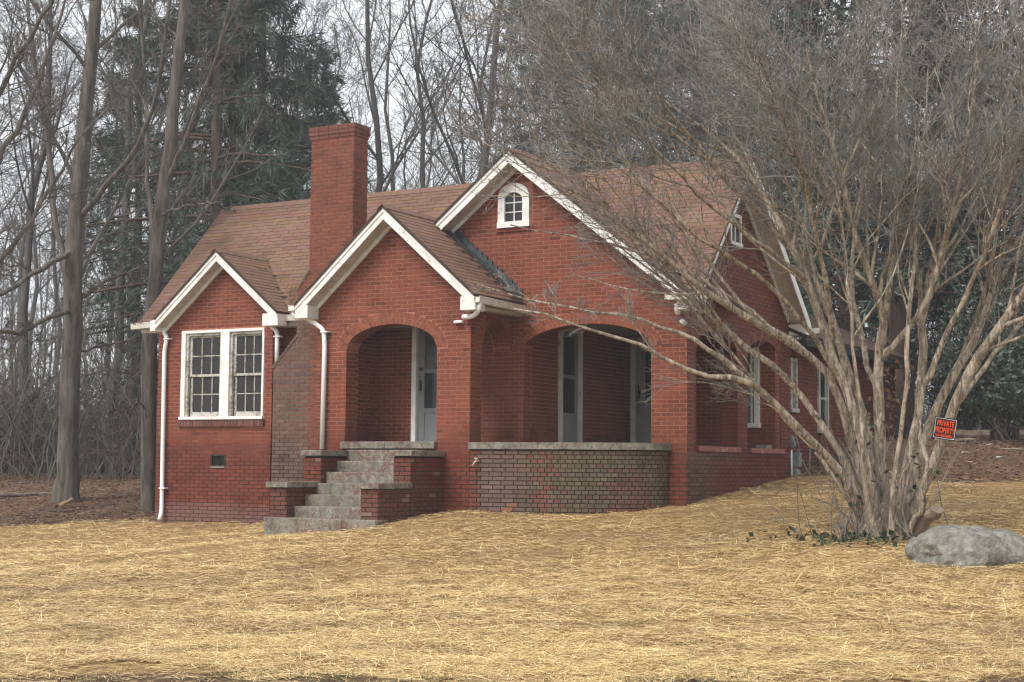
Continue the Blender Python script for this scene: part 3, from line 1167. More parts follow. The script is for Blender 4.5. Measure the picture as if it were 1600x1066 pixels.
# --- chimney
CF, CB = 21.90, 22.32
ch = MB()
ch.box(-1.45 + .008, 0, CF + .008, 22.56, .2, 3.25)
ch.hexa([(-1.442, CF + .008, 3.25), (0, CF + .008, 3.25), (0, 22.56, 3.25), (-1.442, 22.56, 3.25),
         (-.942, CF + .008, 3.76), (0, CF + .008, 3.76), (0, 22.56, 3.76), (-.942, 22.56, 3.76)])
ch.box(-.942, 0, CF + .008, 22.56, 3.76, 4.60)
ch.hexa([(-.942, CF + .008, 4.6), (.217, CF + .008, 4.6), (.217, 22.5, 4.6), (-.942, 22.5, 4.6),
         (-.692, CF + .008, 4.9), (.217, CF + .008, 4.9), (.217, CB, 4.9), (-.692, CB, 4.9)])
ch.box(-.692, .217, CF + .008, CB, 4.9, 7.44)
chimney = hp(ch.build('chimney', M['mortar']))


def ch_left(z):
    if z < 3.25: return -1.45
    if z < 3.76: return -1.45 + (z - 3.25) / .51 * .5
    if z < 4.6: return -.95
    if z < 4.9: return -.95 + (z - 4.6) / .3 * .25
    return -.70


fC = Fr((0, CF, 0), (1, 0, 0), (0, -1, 0))
lay(fC, .5, 4.08, lambda z: [(ch_left(z), 0)], 'chimney_low', 'chimney')
lay(fC, 4.08, 7.22, lambda z: [(ch_left(z), .225)], 'chimney', 'chimney')
lay(Fr((.225, CF, 0), (0, 1, 0), (1, 0, 0)), 4.3, 7.22, lambda z: [(0, CB - CF + .008)], 'chimney', 'chimney', phase=.1)
lay(Fr((-.70, CB + .008, 0), (0, -1, 0), (-1, 0, 0)), 4.9, 7.22, lambda z: [(0, CB - CF + .008)], 'chimney', 'chimney')
for j, (z0, z1, o) in enumerate(((7.22, 7.288, .016), (7.288, 7.356, .030), (7.356, 7.45, .032))):
    for fr_, w in ((Fr((-.70 - o, CF - o, 0), (1, 0, 0), (0, -1, 0)), .925 + 2 * o), (Fr((.225 + o, CF - o, 0), (0, 1, 0), (1, 0, 0)), CB - CF + 2 * o)):
        qq = bricks_q.setdefault('chimney', [])
        u = 0.0
        while u < w - .03:
            b = min(u + .213, w)
            c = fr_.p((u + b) / 2, (z0 + z1) / 2, .004)
            qq.append((c, fr_.U, fr_.N, (b - u - .008) / 2, (z1 - z0 - .008) / 2, bcol(c[0], c[1], c[2], 'chimney') * np.array([.8, .85, 1.0]), False))
            u = b
    mb = MB()
    mb.box(-.69 - o, .215 + o, CF + .01 - o, CB + o, z0, z1 - (.01 if j == 2 else 0))
    sub(mb.build('chimney_cap', M['mortar']), chimney)
# sloping brick weatherings on the two shoulders
for (xa, za, xb, zb_) in ((-1.47, 3.23, -.93, 3.79), (-.97, 4.58, -.69, 4.92)):
    d = np.array([xb - xa, 0, zb_ - za])
    n = int(np.linalg.norm(d) / .075)
    nn = np.array([-d[2], 0, d[0]]) / np.linalg.norm(d)
    L = bricks_hex.setdefault('chimney', [])
    for i in range(n):
        p0 = np.array([xa, 0, za]) + d * (i / n + .004)
        p1 = np.array([xa, 0, za]) + d * ((i + 1) / n - .012)
        for ya, yb in ((CF - .012, CF + .20), (CF + .21, CF + .40)):
            lo = [np.array([0, ya, 0]), np.array([0, yb, 0])]
            c = bcol(p0[0], CF, p0[2], 'chimney_low')
            L.append((np.array([p0 - nn * .03 + lo[0], p1 - nn * .03 + lo[0], p1 - nn * .03 + lo[1], p0 - nn * .03 + lo[1],
                                p0 + nn * .012 + lo[0], p1 + nn * .012 + lo[0], p1 + nn * .012 + lo[1], p0 + nn * .012 + lo[1]]), c))

# --- rear wing
fW = Fr((6.10, 27.25, 0), (0, 1, 0), (1, 0, 0))
wall_mesh('wall', fW, 0, 7.0, .3, lambda u: 3.8, [(.20, .55, 2.6, lambda u: 3.55, 1), (1.75, 2.35, 2.25, lambda u: 3.5, 1)], .25, M['mortar_side'])
lay(fW, .9, 3.75, solid(0, 7.0, None, [('rect', .18, .57, 2.55, 3.58, 0), ('rect', 1.72, 2.38, 2.15, 3.53, 0)]), 'side')
mb = MB()
mb.hexa([(6.55, 27.15, 3.86), (6.55, 34.4, 3.86), (2.6, 34.4, 5.66), (2.6, 27.15, 5.66),
         (6.55, 27.15, 3.92), (6.55, 34.4, 3.92), (2.6, 34.4, 5.72), (2.6, 27.15, 5.72)])
hp(mb.build('roof', M['roofbase']))
mb = MB()
mb.box(6.10, 6.53, 27.18, 34.3, 3.74, 3.855)
hp(mb.build('eave_board', M['iron']))
# --- lay all the collected bricks
def brick_arrays(lst):
    n = len(lst)
    c = np.array([b[0] for b in lst])
    U = np.array([b[1] for b in lst])
    N = np.array([b[2] for b in lst])
    hl = np.array([b[3] for b in lst])[:, None]
    hh = np.array([b[4] for b in lst])[:, None]
    Z = np.array([[0, 0, 1.0]])
    V = []
    for d in (-.022, 0.0):
        for su, sz in ((-1, -1), (1, -1), (1, 1), (-1, 1)):
            w = 1.0 if d < 0 else .99
            V.append(c + U * hl * su * w + Z * hh * sz * (1.0 if d < 0 else .975) + N * d)
    V = np.stack(V, 1).reshape(-1, 3)
    b = np.arange(n)[:, None, None] * 8
    F = np.array([[4, 5, 6, 7], [0, 1, 5, 4], [1, 2, 6, 5], [2, 3, 7, 6], [3, 0, 4, 7]])[None]
    return V, (b + F).reshape(-1, 4)


def flush_bricks(owner, parent, singles=0):
    lst = bricks_q.get(owner, [])
    hexs = bricks_hex.get(owner, [])
    if singles:
        cand = [i for i, b in enumerate(lst) if b[6] and b[2][1] < -.9 and b[0][1] < 22.58 and b[0][2] > 1.2]
        cand.sort(key=lambda i: float((lst[i][0] - CAM) @ FW))
        pick = set(cand[:singles])
        me = bpy.data.meshes.new('brick')
        hl, hh = (B_L - .011) / 2, (C_H - .011) / 2
        v = [(x, y, z) for y, w, w2 in ((.022, 1, 1), (0, .99, .975)) for x, z in ((-hl * w, -hh * w2), (hl * w, -hh * w2), (hl * w, hh * w2), (-hl * w, hh * w2))]
        me.from_pydata(v, [], [(4, 5, 6, 7), (0, 1, 5, 4), (1, 2, 6, 5), (2, 3, 7, 6), (3, 0, 4, 7)])
        me.materials.append(M['brick1'])
        for i in sorted(pick):
            o = bpy.data.objects.new('brick', me)
            COL.objects.link(o)
            o.location = lst[i][0]
            o.color = (*lst[i][5], 1)
            hp(o)
        lst = [b for i, b in enumerate(lst) if i not in pick]
    V, F = brick_arrays(lst)
    cols = np.repeat(np.array([b[5] for b in lst]), 5, axis=0)
    if hexs:
        Vh = np.concatenate([h[0] for h in hexs])
        b = np.arange(len(hexs))[:, None, None] * 8
        Fh = (b + np.array([[4, 5, 6, 7], [0, 1, 5, 4], [1, 2, 6, 5], [2, 3, 7, 6], [3, 0, 4, 7]])[None]).reshape(-1, 4)
        V, F = join_arrays([(V, F), (Vh, Fh)])
        cols = np.concatenate([cols, np.repeat(np.array([h[1] for h in hexs]), 5, axis=0)])
    me = np_mesh('brickwork', V, F)
    set_face_col(me, cols)
    o = link('brickwork', me, M['brick'])
    o['kind'] = 'stuff'
    if parent is house:
        hp(o)
    else:
        sub(o, parent)
    return o


flush_bricks('house', house, 290)
flush_bricks('chimney', chimney)
flush_bricks('steps', steps)


# ------------------------------------------------------------------ roofs
def zmain(x, y):
    if not (XL <= x <= XR_): return -9
    return RZ - (SF * (RY - y) if y < RY else SB * (y - RY)) if 22.25 <= y <= 27.5 else -9


def zg(g, yb):
    def f(x, y):
        if y < g['yr'] or y > yb or abs(x - g['cx']) > g['h']: return -9
        return g['za'] - g['s'] * abs(x - g['cx'])
    return f


ROOFS = {'main': zmain, 'big': zg(BG, 24.6), 'entry': zg(EN, 24.0), 'bay': zg(BY, 24.0)}
sh_q = []


def tabs(name, O, U, V, ulen, vlen, keep, expo=.105, w=.30, base=(0.190, 0.108, 0.076)):
    """three-tab courses up one roof plane"""
    U, V, O = np.array(U, float), np.array(V, float), np.array(O, float)
    N = np.cross(U, V)
    N /= np.linalg.norm(N)
    if N[2] < 0: N = -N
    rows = int(math.ceil(vlen / expo))
    for r in range(rows):
        v0, v1 = r * expo - .012, min((r + 1) * expo, vlen)
        off = -random.random() * .04 + (w / 2 if r % 2 else 0) - w
        u = off
        while u < ulen:
            a, b = max(u, 0), min(u + w, ulen)
            full = b - a > w - 1e-6
            u += w
            if b - a < .03: continue
            c = O + U * (a + b) / 2 + V * (v0 + v1) / 2
            if not keep(c[0], c[1], c[2], a, b): continue
            k_ = 1 + .032 * random.gauss(0, 1)
            col = np.array(base) * k_ * np.array([1, 1 + .05 * random.gauss(0, 1), 1 + .07 * random.gauss(0, 1)])
            if random.random() < .05: col = col * .82
            lift = .007 + random.random() * .003
            P = [O + U * (a + .004) + V * v0, O + U * (b - .004) + V * v0, O + U * (b - .004) + V * v1, O + U * (a + .004) + V * v1]
            pts = [P[0] - N * .002, P[1] - N * .002, P[2] - N * .002, P[3] - N * .002,
                   P[0] + N * lift, P[1] + N * (lift + random.gauss(0, .0015)), P[2] + N * .0015, P[3] + N * .0015]
            sh_q.append((np.array(pts), np.clip(col, .01, .6), full, c))


def vis(me_name, tol=.03):
    def f(x, y, z, a, b):
        for k_, fn in ROOFS.items():
            if k_ != me_name and fn(x, y) > z + tol:
                return False
        if -.98 < x < .24 and 21.9 < y < 22.31:
            return False
        if me_name == 'main' and y < 22.62 and -.2 < x < 6.05:
            return False
        if me_name == 'main' and y < 22.45 and -4.25 < x < -1.6:
            return False
        if me_name == 'entry' and x > 1.5 and y > 22.55 and z < 6.76 - .79 * abs(x - 3.1):
            return False
        return True
    return f


n_ = math.hypot(1, SF)
tabs('main', (XL, 22.25, zmain(0, 22.25) + .022), (1, 0, 0), (0, 1 / n_, SF / n_), XR_ - XL, 2.35 * n_, vis('main'))
n_ = math.hypot(1, BG['s'])
tabs('big', (BG['cx'] + BG['h'], BG['yr'], BG['za'] - BG['s'] * BG['h'] + .022), (0, 1, 0), (-1 / n_, 0, BG['s'] / n_), 2.4, BG['h'] * n_, vis('big'))
tabs('big', (BG['cx'] - BG['h'], BG['yr'], BG['za'] - BG['s'] * BG['h'] + .022), (0, 1, 0), (1 / n_, 0, BG['s'] / n_), 2.4, BG['h'] * n_, vis('big'))
n_ = math.hypot(1, EN['s'])
tabs('entry', (EN['cx'] + EN['h'], EN['yr'], EN['za'] - EN['s'] * EN['h'] + .022), (0, 1, 0), (-1 / n_, 0, EN['s'] / n_), 2.9, EN['h'] * n_, vis('entry'))
tabs('entry', (EN['cx'] - EN['h'], EN['yr'], EN['za'] - EN['s'] * EN['h'] + .022), (0, 1, 0), (1 / n_, 0, EN['s'] / n_), 2.9, EN['h'] * n_, vis('entry'))
n_ = math.hypot(1, BY['s'])
tabs('bay', (BY['cx'] + BY['h'], BY['yr'], BY['za'] - BY['s'] * BY['h'] + .022), (0, 1, 0), (-1 / n_, 0, BY['s'] / n_), 2.0, BY['h'] * n_, vis('bay'))
tabs('bay', (BY['cx'] - BY['h'], BY['yr'], BY['za'] - BY['s'] * BY['h'] + .022), (0, 1, 0), (1 / n_, 0, BY['s'] / n_), 2.0, BY['h'] * n_, vis('bay'))
tabs('wing', (6.55, 27.15, 3.925), (0, 1, 0), (-.910, 0, .4147), 6.0, 2.4, lambda *a: True, base=(.10, .066, .052))
n_ = math.hypot(1, SB)
tabs('rear', (XL, 27.45, RZ - SB * (27.45 - RY) + .022), (1, 0, 0), (0, -1 / n_, SB / n_), XR_ - XL, 2.85 * n_, lambda *a: True, expo=.29, w=.9)

order = sorted(range(len(sh_q)), key=lambda i: (not sh_q[i][2], float((sh_q[i][3] - CAM) @ FW) + (60 if sh_q[i][3][1] > RY else 0)))
pick = set(order[:290])
for i in sorted(pick):
    P, col, _, c = sh_q[i]
    me = bpy.data.meshes.new('shingle')
    me.from_pydata([tuple(v - c) for v in P], [], [(4, 5, 6, 7), (0, 1, 5, 4), (1, 2, 6, 5), (2, 3, 7, 6), (3, 0, 4, 7)])
    me.materials.append(M['shingle1'])
    o = bpy.data.objects.new('shingle', me)
    COL.objects.link(o)
    o.location = c
    o.color = (*col, 1)
    hp(o)
rest = [sh_q[i] for i in range(len(sh_q)) if i not in pick]
Vh = np.concatenate([h[0] for h in rest])
b = np.arange(len(rest))[:, None, None] * 8
Fh = (b + np.array([[4, 5, 6, 7], [0, 1, 5, 4], [1, 2, 6, 5], [2, 3, 7, 6], [3, 0, 4, 7]])[None]).reshape(-1, 4)
me = np_mesh('shingles', Vh, Fh)
set_face_col(me, np.repeat(np.array([h[1] for h in rest]), 5, axis=0))
o = hp(link('shingles', me, M['shingle']))
o['kind'] = 'stuff'

# roof decks
T = .045
mb = MB()


def slab(P, t=T):
    mb.hexa([np.array(p) - np.array([0, 0, t]) for p in P] + [np.array(p) for p in P])


def zm(y):
    return RZ - (SF * (RY - y) if y < RY else SB * (y - RY)) + .018


slab([(XL, 22.26, zm(22.26)), (-4.25, 22.26, zm(22.26)), (-4.25, RY, zm(RY)), (XL, RY, zm(RY))])
slab([(-4.25, 22.5, zm(22.5)), (-1.5, 22.5, zm(22.5)), (-1.5, RY, zm(RY)), (-4.25, RY, zm(RY))])
slab([(-1.5, 22.26, zm(22.26)), (-.96, 22.26, zm(22.26)), (-.96, RY, zm(RY)), (-1.5, RY, zm(RY))])
slab([(-.96, 22.62, zm(22.62)), (6.19, 22.62, zm(22.62)), (6.19, RY, zm(RY)), (-.96, RY, zm(RY))])
slab([(6.19, 22.26, zm(22.26)), (XR_, 22.26, zm(22.26)), (XR_, RY, zm(RY)), (6.19, RY, zm(RY))])
slab([(XL, RY, zm(RY)), (XR_, RY, zm(RY)), (XR_, 27.45, zm(27.45)), (XL, 27.45, zm(27.45))])
hp(mb.build('roof', M['roofbase']))
for g, yb in ((BG, 24.5), (EN, 24.0), (BY, 23.9)):
    mb = MB()
    for sgn in (-1, 1):
        a = (g['cx'] + sgn * g['h'], g['za'] - g['s'] * g['h'] + .018)
        c = (g['cx'], g['za'] + .018)
        slab([(a[0], g['yr'] - .035, a[1]), (a[0], yb, a[1]), (c[0], yb, c[1]), (c[0], g['yr'] - .035, c[1])])
    hp(mb.build('roof', M['roofbase']))
# ridge caps
M['cap'] = mat_noise('ridge_cap_grit', [(0.3, (0.145, 0.08, 0.056)), (0.7, (0.20, 0.115, 0.082))], 7, bump=.3)


def ridge(p0, p1, s1, s2, w=.15):
    """bent cap tiles along a ridge"""
    mb = MB()
    p0, p1 = np.array(p0, float), np.array(p1, float)
    L = np.linalg.norm(p1 - p0)
    d = (p1 - p0) / L
    side = np.cross(d, [0, 0, 1])
    n = int(L / .16)
    for i in range(n):
        a, b_ = p0 + d * (i * L / n - .02), p0 + d * ((i + 1) * L / n)
        for sg, sl in ((1, s1), (-1, s2)):
            e = side * sg * w / math.hypot(1, sl)
            dz = np.array([0, 0, -sl * w / math.hypot(1, sl)])
            u1, u2 = np.array([0, 0, .034]), np.array([0, 0, .024])
            mb.poly([a + u1, b_ + u2, b_ + e + dz + u2, a + e + dz + u1])
            mb.poly([a + u1, a + e + dz + u1, a + e + dz + [0, 0, .008], a + [0, 0, .008]])
    hp(mb.build('ridge_cap', M['cap']))['kind'] = 'stuff'


ridge((XL, RY, RZ + .012), (XR_, RY, RZ + .012), SF, SB)
ridge((EN['cx'], EN['yr'] - .03, EN['za'] + .012), (EN['cx'], 23.7, EN['za'] + .012), EN['s'], EN['s'])
ridge((BY['cx'], BY['yr'] - .03, BY['za'] + .012), (BY['cx'], 23.4, BY['za'] + .012), BY['s'], BY['s'])
ridge((BG['cx'], BG['yr'] - .03, BG['za'] + .012), (BG['cx'], 24.6, BG['za'] + .012), BG['s'], BG['s'])
# step flashing between entry roof and gable wall
mb = MB()
x0, x1 = 3.24, 1.78
n = 15
for i in range(n):
    xa, xb = x0 + (x1 - x0) * i / n, x0 + (x1 - x0) * (i + 1.12) / n
    za, zb = (EN['za'] - EN['s'] * (x - EN['cx']) + .03 for x in (xa, xb))
    o_ = .012 + .006 * (i % 2)
    mb.hexa([(xa, 22.545 - o_, za), (xb, 22.545 - o_, zb), (xb, 22.553, zb), (xa, 22.553, za),
             (xa, 22.545 - o_, za + .17 + random.random() * .03), (xb, 22.545 - o_, zb + .10), (xb, 22.553, zb + .10), (xa, 22.553, za + .17)])
    mb.hexa([(xa, 22.40, za), (xb, 22.40, zb), (xb, 22.54, zb), (xa, 22.54, za),
             (xa, 22.40, za + .012), (xb, 22.40, zb + .012), (xb, 22.54, zb + .02), (xa, 22.54, za + .02)])
hp(mb.build('flashing', M['flash']))


# ------------------------------------------------------------------ white gable trim
def gable_trim(g, lw, rw, bh, mat):
    yr, yw = g['yr'], g['yw']
    k_ = math.hypot(1, g['s'])
    for sgn, wallx in ((-1, lw), (1, rw)):
        mb = MB()
        p0 = np.array([g['cx'] + sgn * (g['h'] - .01), yr, g['za'] - g['s'] * (g['h'] - .01) - .03])
        p1 = np.array([g['cx'], yr, g['za'] - .03])
        mb.beam(p0, p1, (0, .028, 0), (0, 0, -bh * k_))
        mb.beam(p0 + [0, -.016, 0], p1 + [0, -.016, 0], (0, .016, 0), (0, 0, -.05 * k_))
        hp(mb.build('rake_board', mat))
        mb = MB()
        q0 = np.array([g['cx'] + sgn * (g['h'] - .04), yr + .03, p0[2] - bh * k_ + .045])
        q1 = np.array([g['cx'], yr + .03, p1[2] - bh * k_ + .025])
        mb.beam(q0, q1, (0, yw - yr - .03, 0), (0, 0, .02))
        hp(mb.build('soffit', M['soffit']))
        mb = MB()
        mb.beam(q0 + [0, yw - yr - .065, -.005], q1 + [0, yw - yr - .065, -.005], (0, .03, 0), (0, 0, -.065 * k_))
        hp(mb.build('frieze', M['white_peel']))
        # boxed return at the foot of the rake
        mb = MB()
        xe = g['cx'] + sgn * (g['h'] + .0)
        xa, xb = sorted((xe, wallx))
        zt = g['za'] - g['s'] * g['h'] - .035
        mb.hexa([(xa, yr + .004, zt - .20), (xb, yr + .004, zt - .20), (xb, yw - .004, zt - .20), (xa, yw - .004, zt - .20),
                 (xa, yr + .004, zt + (.02 if sgn > 0 else -.005)), (xb, yr + .004, zt + .02), (xb, yw - .004, zt + .02), (xa, yw - .004, zt + .02)])
        hp(mb.build('eave_return', mat, bevel=.006))


gable_trim(EN, .02, 3.02, .140, M['white_peel'])
gable_trim(BG, .2, 6.17, .150, M['white'])
gable_trim(BY, -4.40, -1.74, .128, M['white'])

# side gable (right end of the main roof) and left end
for xw, xe, sg in ((6.19, XR_, 1), (-4.55, XL, -1)):
    for (ya, yb_, sl) in ((22.28, RY, SF), (27.42, RY, -SB)):
        za = zm(ya) - .05
        zb = zm(RY) - .05
        mb = MB()
        mb.beam((xe - sg * .028, ya, za), (xe - sg * .028, yb_, zb), (sg * .026, 0, 0), (0, 0, -.10 if sl > 0 else -.20))
        hp(mb.build('rake_board', M['white']))
        mb = MB()
        drop = .10 if sl > 0 else .16
        mb.beam((xw, ya, za - drop + .03), (xw, yb_, zb - drop + .03), (xe - xw - sg * .03, 0, 0), (0, 0, .02))
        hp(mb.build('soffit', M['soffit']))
        mb = MB()
        mb.beam((xw + sg * .002, ya + (.3 if sl > 0 else -.3), za - drop + (.3 * SF if sl > 0 else .3 * SB)), (xw + sg * .002, yb_, zb - drop), (sg * .03, 0, 0), (0, 0, -.10))
        hp(mb.build('frieze', M['white_peel']))
mb = MB()
mb.box(6.20, XR_ - .005, 27.16, 27.44, 3.93, 4.13)
hp(mb.build('eave_return', M['white'], bevel=.008))
mb = MB()
mb.box(6.20, XR_ - .01, 22.27, 22.52, 4.02, 4.13)
hp(mb.build('eave_return', M['white'], bevel=.006))
# eave boxing of the main roof
mb = MB()
mb.box(-1.72, -.96, 22.29, 22.545, 3.99, 4.13)
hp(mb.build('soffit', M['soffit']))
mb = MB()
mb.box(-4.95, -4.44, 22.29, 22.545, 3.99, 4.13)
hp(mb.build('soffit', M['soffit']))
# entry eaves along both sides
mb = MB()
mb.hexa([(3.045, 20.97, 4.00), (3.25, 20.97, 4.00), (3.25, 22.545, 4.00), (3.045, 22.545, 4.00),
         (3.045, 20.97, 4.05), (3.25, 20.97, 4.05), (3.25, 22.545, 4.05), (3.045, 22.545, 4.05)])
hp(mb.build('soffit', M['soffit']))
mb = MB()
mb.box(-.26, -.01, 20.97, 21.88, 4.0, 4.05)
hp(mb.build('soffit', M['soffit']))


def gutter(p0, p1, out, w=.10, h=.095):
    """open trough between two points; out = direction away from the roof"""
    p0, p1, out = np.array(p0, float), np.array(p1, float), np.array(out, float)
    mb = MB()
    Z = np.array([0, 0, 1.0])
    mb.beam(p0, p1, out * .006, Z * h)
    mb.beam(p0 + out * .008, p1 + out * .008, out * (w - .02), Z * .006)
    mb.hexa([p0 + out * (w - .012), p1 + out * (w - .012), p1 + out * (w - .006), p0 + out * (w - .006),
             p0 + out * w + Z * h, p1 + out * w + Z * h, p1 + out * (w + .008) + Z * h, p0 + out * (w + .008) + Z * h])
    mb.beam(p0 + out * (w - .004) + Z * (h - .001), p1 + out * (w - .004) + Z * (h - .001), out * .018, Z * .012)
    d = (p1 - p0) / np.linalg.norm(p1 - p0)
    for q in (p0, p1 - d * .006):
        mb.beam(q + out * .008, q + out * (w - .01), d * .006, Z * (h - .004))
    return hp(mb.build('gutter', M['gutter']))


gutter((3.275, 20.94, 4.075), (3.275, 22.50, 4.045), (1, 0, 0))
gutter((-.275, 20.96, 4.10), (-.275, 21.86, 4.10), (-1, 0, 0), w=.13)
gutter((-5.10, 22.255, 4.06), (-4.36, 22.255, 4.09), (0, -1, 0))
gutter((-1.60, 22.255, 4.08), (-.98, 22.255, 4.075), (0, -1, 0))
gutter((6.02, 22.19, 4.10), (6.72, 22.19, 4.09), (0, -1, 0))
gutter((XR_ - .25, 27.47, 3.98), (XR_ + .10, 27.47, 3.98), (0, 1, 0))

# fallen leaves caught in the valley and gutter
# ------------------------------------------------------------------ downspouts
def spout(pts, r=.040, brackets=(), kick=None, label=None):
    mb = MB()
    # rounded bends
    pts = [np.array(p, float) for p in pts]
    path = [pts[0]]
    for a, b_, c in zip(pts[:-2], pts[1:-1], pts[2:]):
        l1 = min(.09, np.linalg.norm(b_ - a) * .45)
        l2 = min(.09, np.linalg.norm(c - b_) * .45)
        pa, pc = b_ + (a - b_) / np.linalg.norm(a - b_) * l1, b_ + (c - b_) / np.linalg.norm(c - b_) * l2
        for t in (0, .33, .67, 1):
            path.append((1 - t) ** 2 * pa + 2 * t * (1 - t) * b_ + t * t * pc)
    path.append(pts[-1])
    mb.tube(path, r, 12)
    o = hp(mb.build('downspout', M['vinyl'], smooth=True))
    if label: o['label'] = label
    for z, x, y in brackets:
        b_ = MB()
        b_.box(x - .055, x + .085, y - .05, y + .06, z - .012, z + .012)
        sub(b_.build('bracket', M['vinyl'], bevel=.004), o)
    return o


y1 = 22.13
A = hit(250, 507, 1, 22.05)
spout([(A[0], 22.17, 4.08), (A[0], 22.15, 3.97), hit(261, 527, 1, y1), hit(257, 548, 1, y1), hit(252.5, 800, 1, y1), hit(249, 812, 1, 22.03)],
      brackets=((hit(258, 530, 1, y1)[2], hit(261, 530, 1, y1)[0], y1), (hit(254, 763, 1, y1)[2], hit(254, 763, 1, y1)[0], y1)))
spout([(-1.74, 22.19, 4.09), (-1.74, 22.19, 3.98), hit(433, 517, 1, 22.14), hit(433, 532, 1, 22.14), hit(432.5, 571, 1, 22.14)],
      brackets=((hit(433, 526, 1, 22.14)[2], hit(433, 526, 1, 22.14)[0], 22.14),))
y3 = 21.185
spout([(-.345, 21.02, 4.11), (-.335, 21.06, 3.97), hit(478, 496, 1, 21.14), hit(506, 515, 1, y3), hit(507.5, 540, 1, y3), hit(503, 702, 1, y3)],
      brackets=((hit(507, 519, 1, y3)[2], hit(507, 519, 1, y3)[0], y3),))
spout([(3.33, 21.02, 4.085), (3.33, 21.02, 3.97), (3.16, 21.1, 3.87), hit(724, 495, 1, 21.17)], label='broken downspout stub ending in mid air')
mb = MB()
q_ = hit(716, 503, 1, 21.2)
mb.box(q_[0] - .08, q_[0] + .08, 21.17, 21.249, q_[2] - .022, q_[2] + .022)
hp(mb.build('bracket', M['vinyl'], bevel=.015))
mb = MB()
mb.tube([(6.08, 22.42, 4.08), (6.10, 22.42, 3.90)], .045, 10)
mb.tube([(6.13, 22.47, 3.82), (6.20, 22.49, 3.74)], .04, 10)
hp(mb.build('downspout', M['white_peel'], smooth=True))

# ------------------------------------------------------------------ windows
def add(name, boxes, mat, parent, bevel=0.004):
    mb = MB()
    for b_ in boxes: mb.box(*b_)
    o = mb.build(name, mat, bevel=bevel)
    if parent is house: hp(o)
    else: sub(o, parent)
    return o


Y = 22.20
X0, X1, Z0, Z1 = -3.835, -1.885, 2.33, 3.98
win = add('window', [(X0, X0 + .10, Y - .03, Y + .10, Z0 + .05, Z1 - .05), (X1 - .045, X1, Y - .03, Y + .10, Z0 + .05, Z1 - .05),
                     (X0, X1, Y - .035, Y + .10, Z1 - .052, Z1), (X0 - .01, X1 + .01, Y - .06, Y + .10, Z0, Z0 + .055),
                     (-2.897, -2.686, Y - .035, Y + .10, Z0 + .056, Z1 - .053)], M['white'], house)
win['label'] = 'double sash window with many small panes'
for ua, ub in ((-3.735, -2.897), (-2.686, -1.93)):
    zm_ = (Z0 + Z1) / 2 - .02
    add('storm_frame', [(ua, ua + .05, Y + .00, Y + .06, Z0 + .056, Z1 - .053), (ua + .05, ub, Y + .00, Y + .06, Z1 - .10, Z1 - .055)], M['sash'], win)
    for lo, hi, yy in ((zm_ - .01, Z1 - .10, Y + .045), (Z0 + .06, zm_ + .03, Y + .075)):
        a, b_ = ua + .055, ub - .005
        top_r, bot_r = (.035, .045) if lo > Z0 + .1 else (.04, .085)
        bx = [(a, a + .05, yy, yy + .03, lo, hi), (b_ - .035, b_, yy, yy + .03, lo, hi), (a + .05, b_ - .035, yy, yy + .03, lo, lo + bot_r), (a + .05, b_ - .035, yy, yy + .03, hi - top_r, hi)]
        ga, gb, gl, gh = a + .05, b_ - .035, lo + bot_r, hi - top_r
        for i in (1, 2):
            x = ga + (gb - ga) * i / 3
            bx.append((x - .009, x + .009, yy + .002, yy + .027, gl, gh))
        zc = (gl + gh) / 2
        bx.append((ga, gb, yy + .004, yy + .025, zc - .009, zc + .009))
        add('sash', bx, M['sash'], win, bevel=.002)
        for i in range(3):
            for j in range(2):
                xa, xb = ga + (gb - ga) * i / 3 + .010, ga + (gb - ga) * (i + 1) / 3 - .010
                za, zb = gl + (gh - gl) * j / 2 + .010, gl + (gh - gl) * (j + 1) / 2 - .010
                add('pane', [(xa, xb, yy + .013, yy + .017, za, zb)], M['glass'], win, bevel=0)
# rowlock brick sill under it, and the sill stones
mb = MB()
n = 27
for i in range(n):
    xa = X0 - .03 + (X1 - X0 + .06) * i / n
    xb = X0 - .03 + (X1 - X0 + .06) * (i + 1) / n - .007
    mb.hexa([(xa, Y - .05, Z0 - .125), (xb, Y - .05, Z0 - .125), (xb, Y + .06, Z0 - .125), (xa, Y + .06, Z0 - .125),
             (xa, Y - .05, Z0 - .02), (xb, Y - .05, Z0 - .02), (xb, Y + .06, Z0 - .004), (xa, Y + .06, Z0 - .004)])
hp(mb.build('window_sill', mat_noise('sill_brick', [(.3, (.105, .048, .04)), (.7, (.17, .075, .06))], 12, bump=.4, island=.2)))
# curtain behind the left half
mb = MB()
nn = 60
for i in range(nn):
    xa, xb = -3.80 + .88 * i / nn, -3.80 + .88 * (i + 1) / nn
    f = lambda x: 22.42 + .025 * math.sin(x * 46) + .012 * math.sin(x * 19)
    mb.poly([(xa, f(xa), 2.3), (xb, f(xb), 2.3), (xb, f(xb), 4.0), (xa, f(xa), 4.0)])
hp(mb.build('curtain', M['curtain']))
# foundation vent
v = add('vent', [(-3.080, -2.750, 22.19, 22.26, 1.475, 1.50), (-3.080, -2.750, 22.19, 22.26, 1.668, 1.69), (-3.080, -3.060, 22.19, 22.26, 1.5, 1.668), (-2.770, -2.750, 22.19, 22.26, 1.5, 1.668),
                 (-3.060, -2.770, 22.235, 22.25, 1.50, 1.668)] + [(-3.060 + .029 * i, -3.052 + .029 * i, 22.215, 22.234, 1.50, 1.668) for i in range(1, 10)], M['iron'], house, bevel=0)
add('vent_sill', [(-3.075, -2.755, 22.175, 22.235, 1.455, 1.472)], M['plaster'], house)

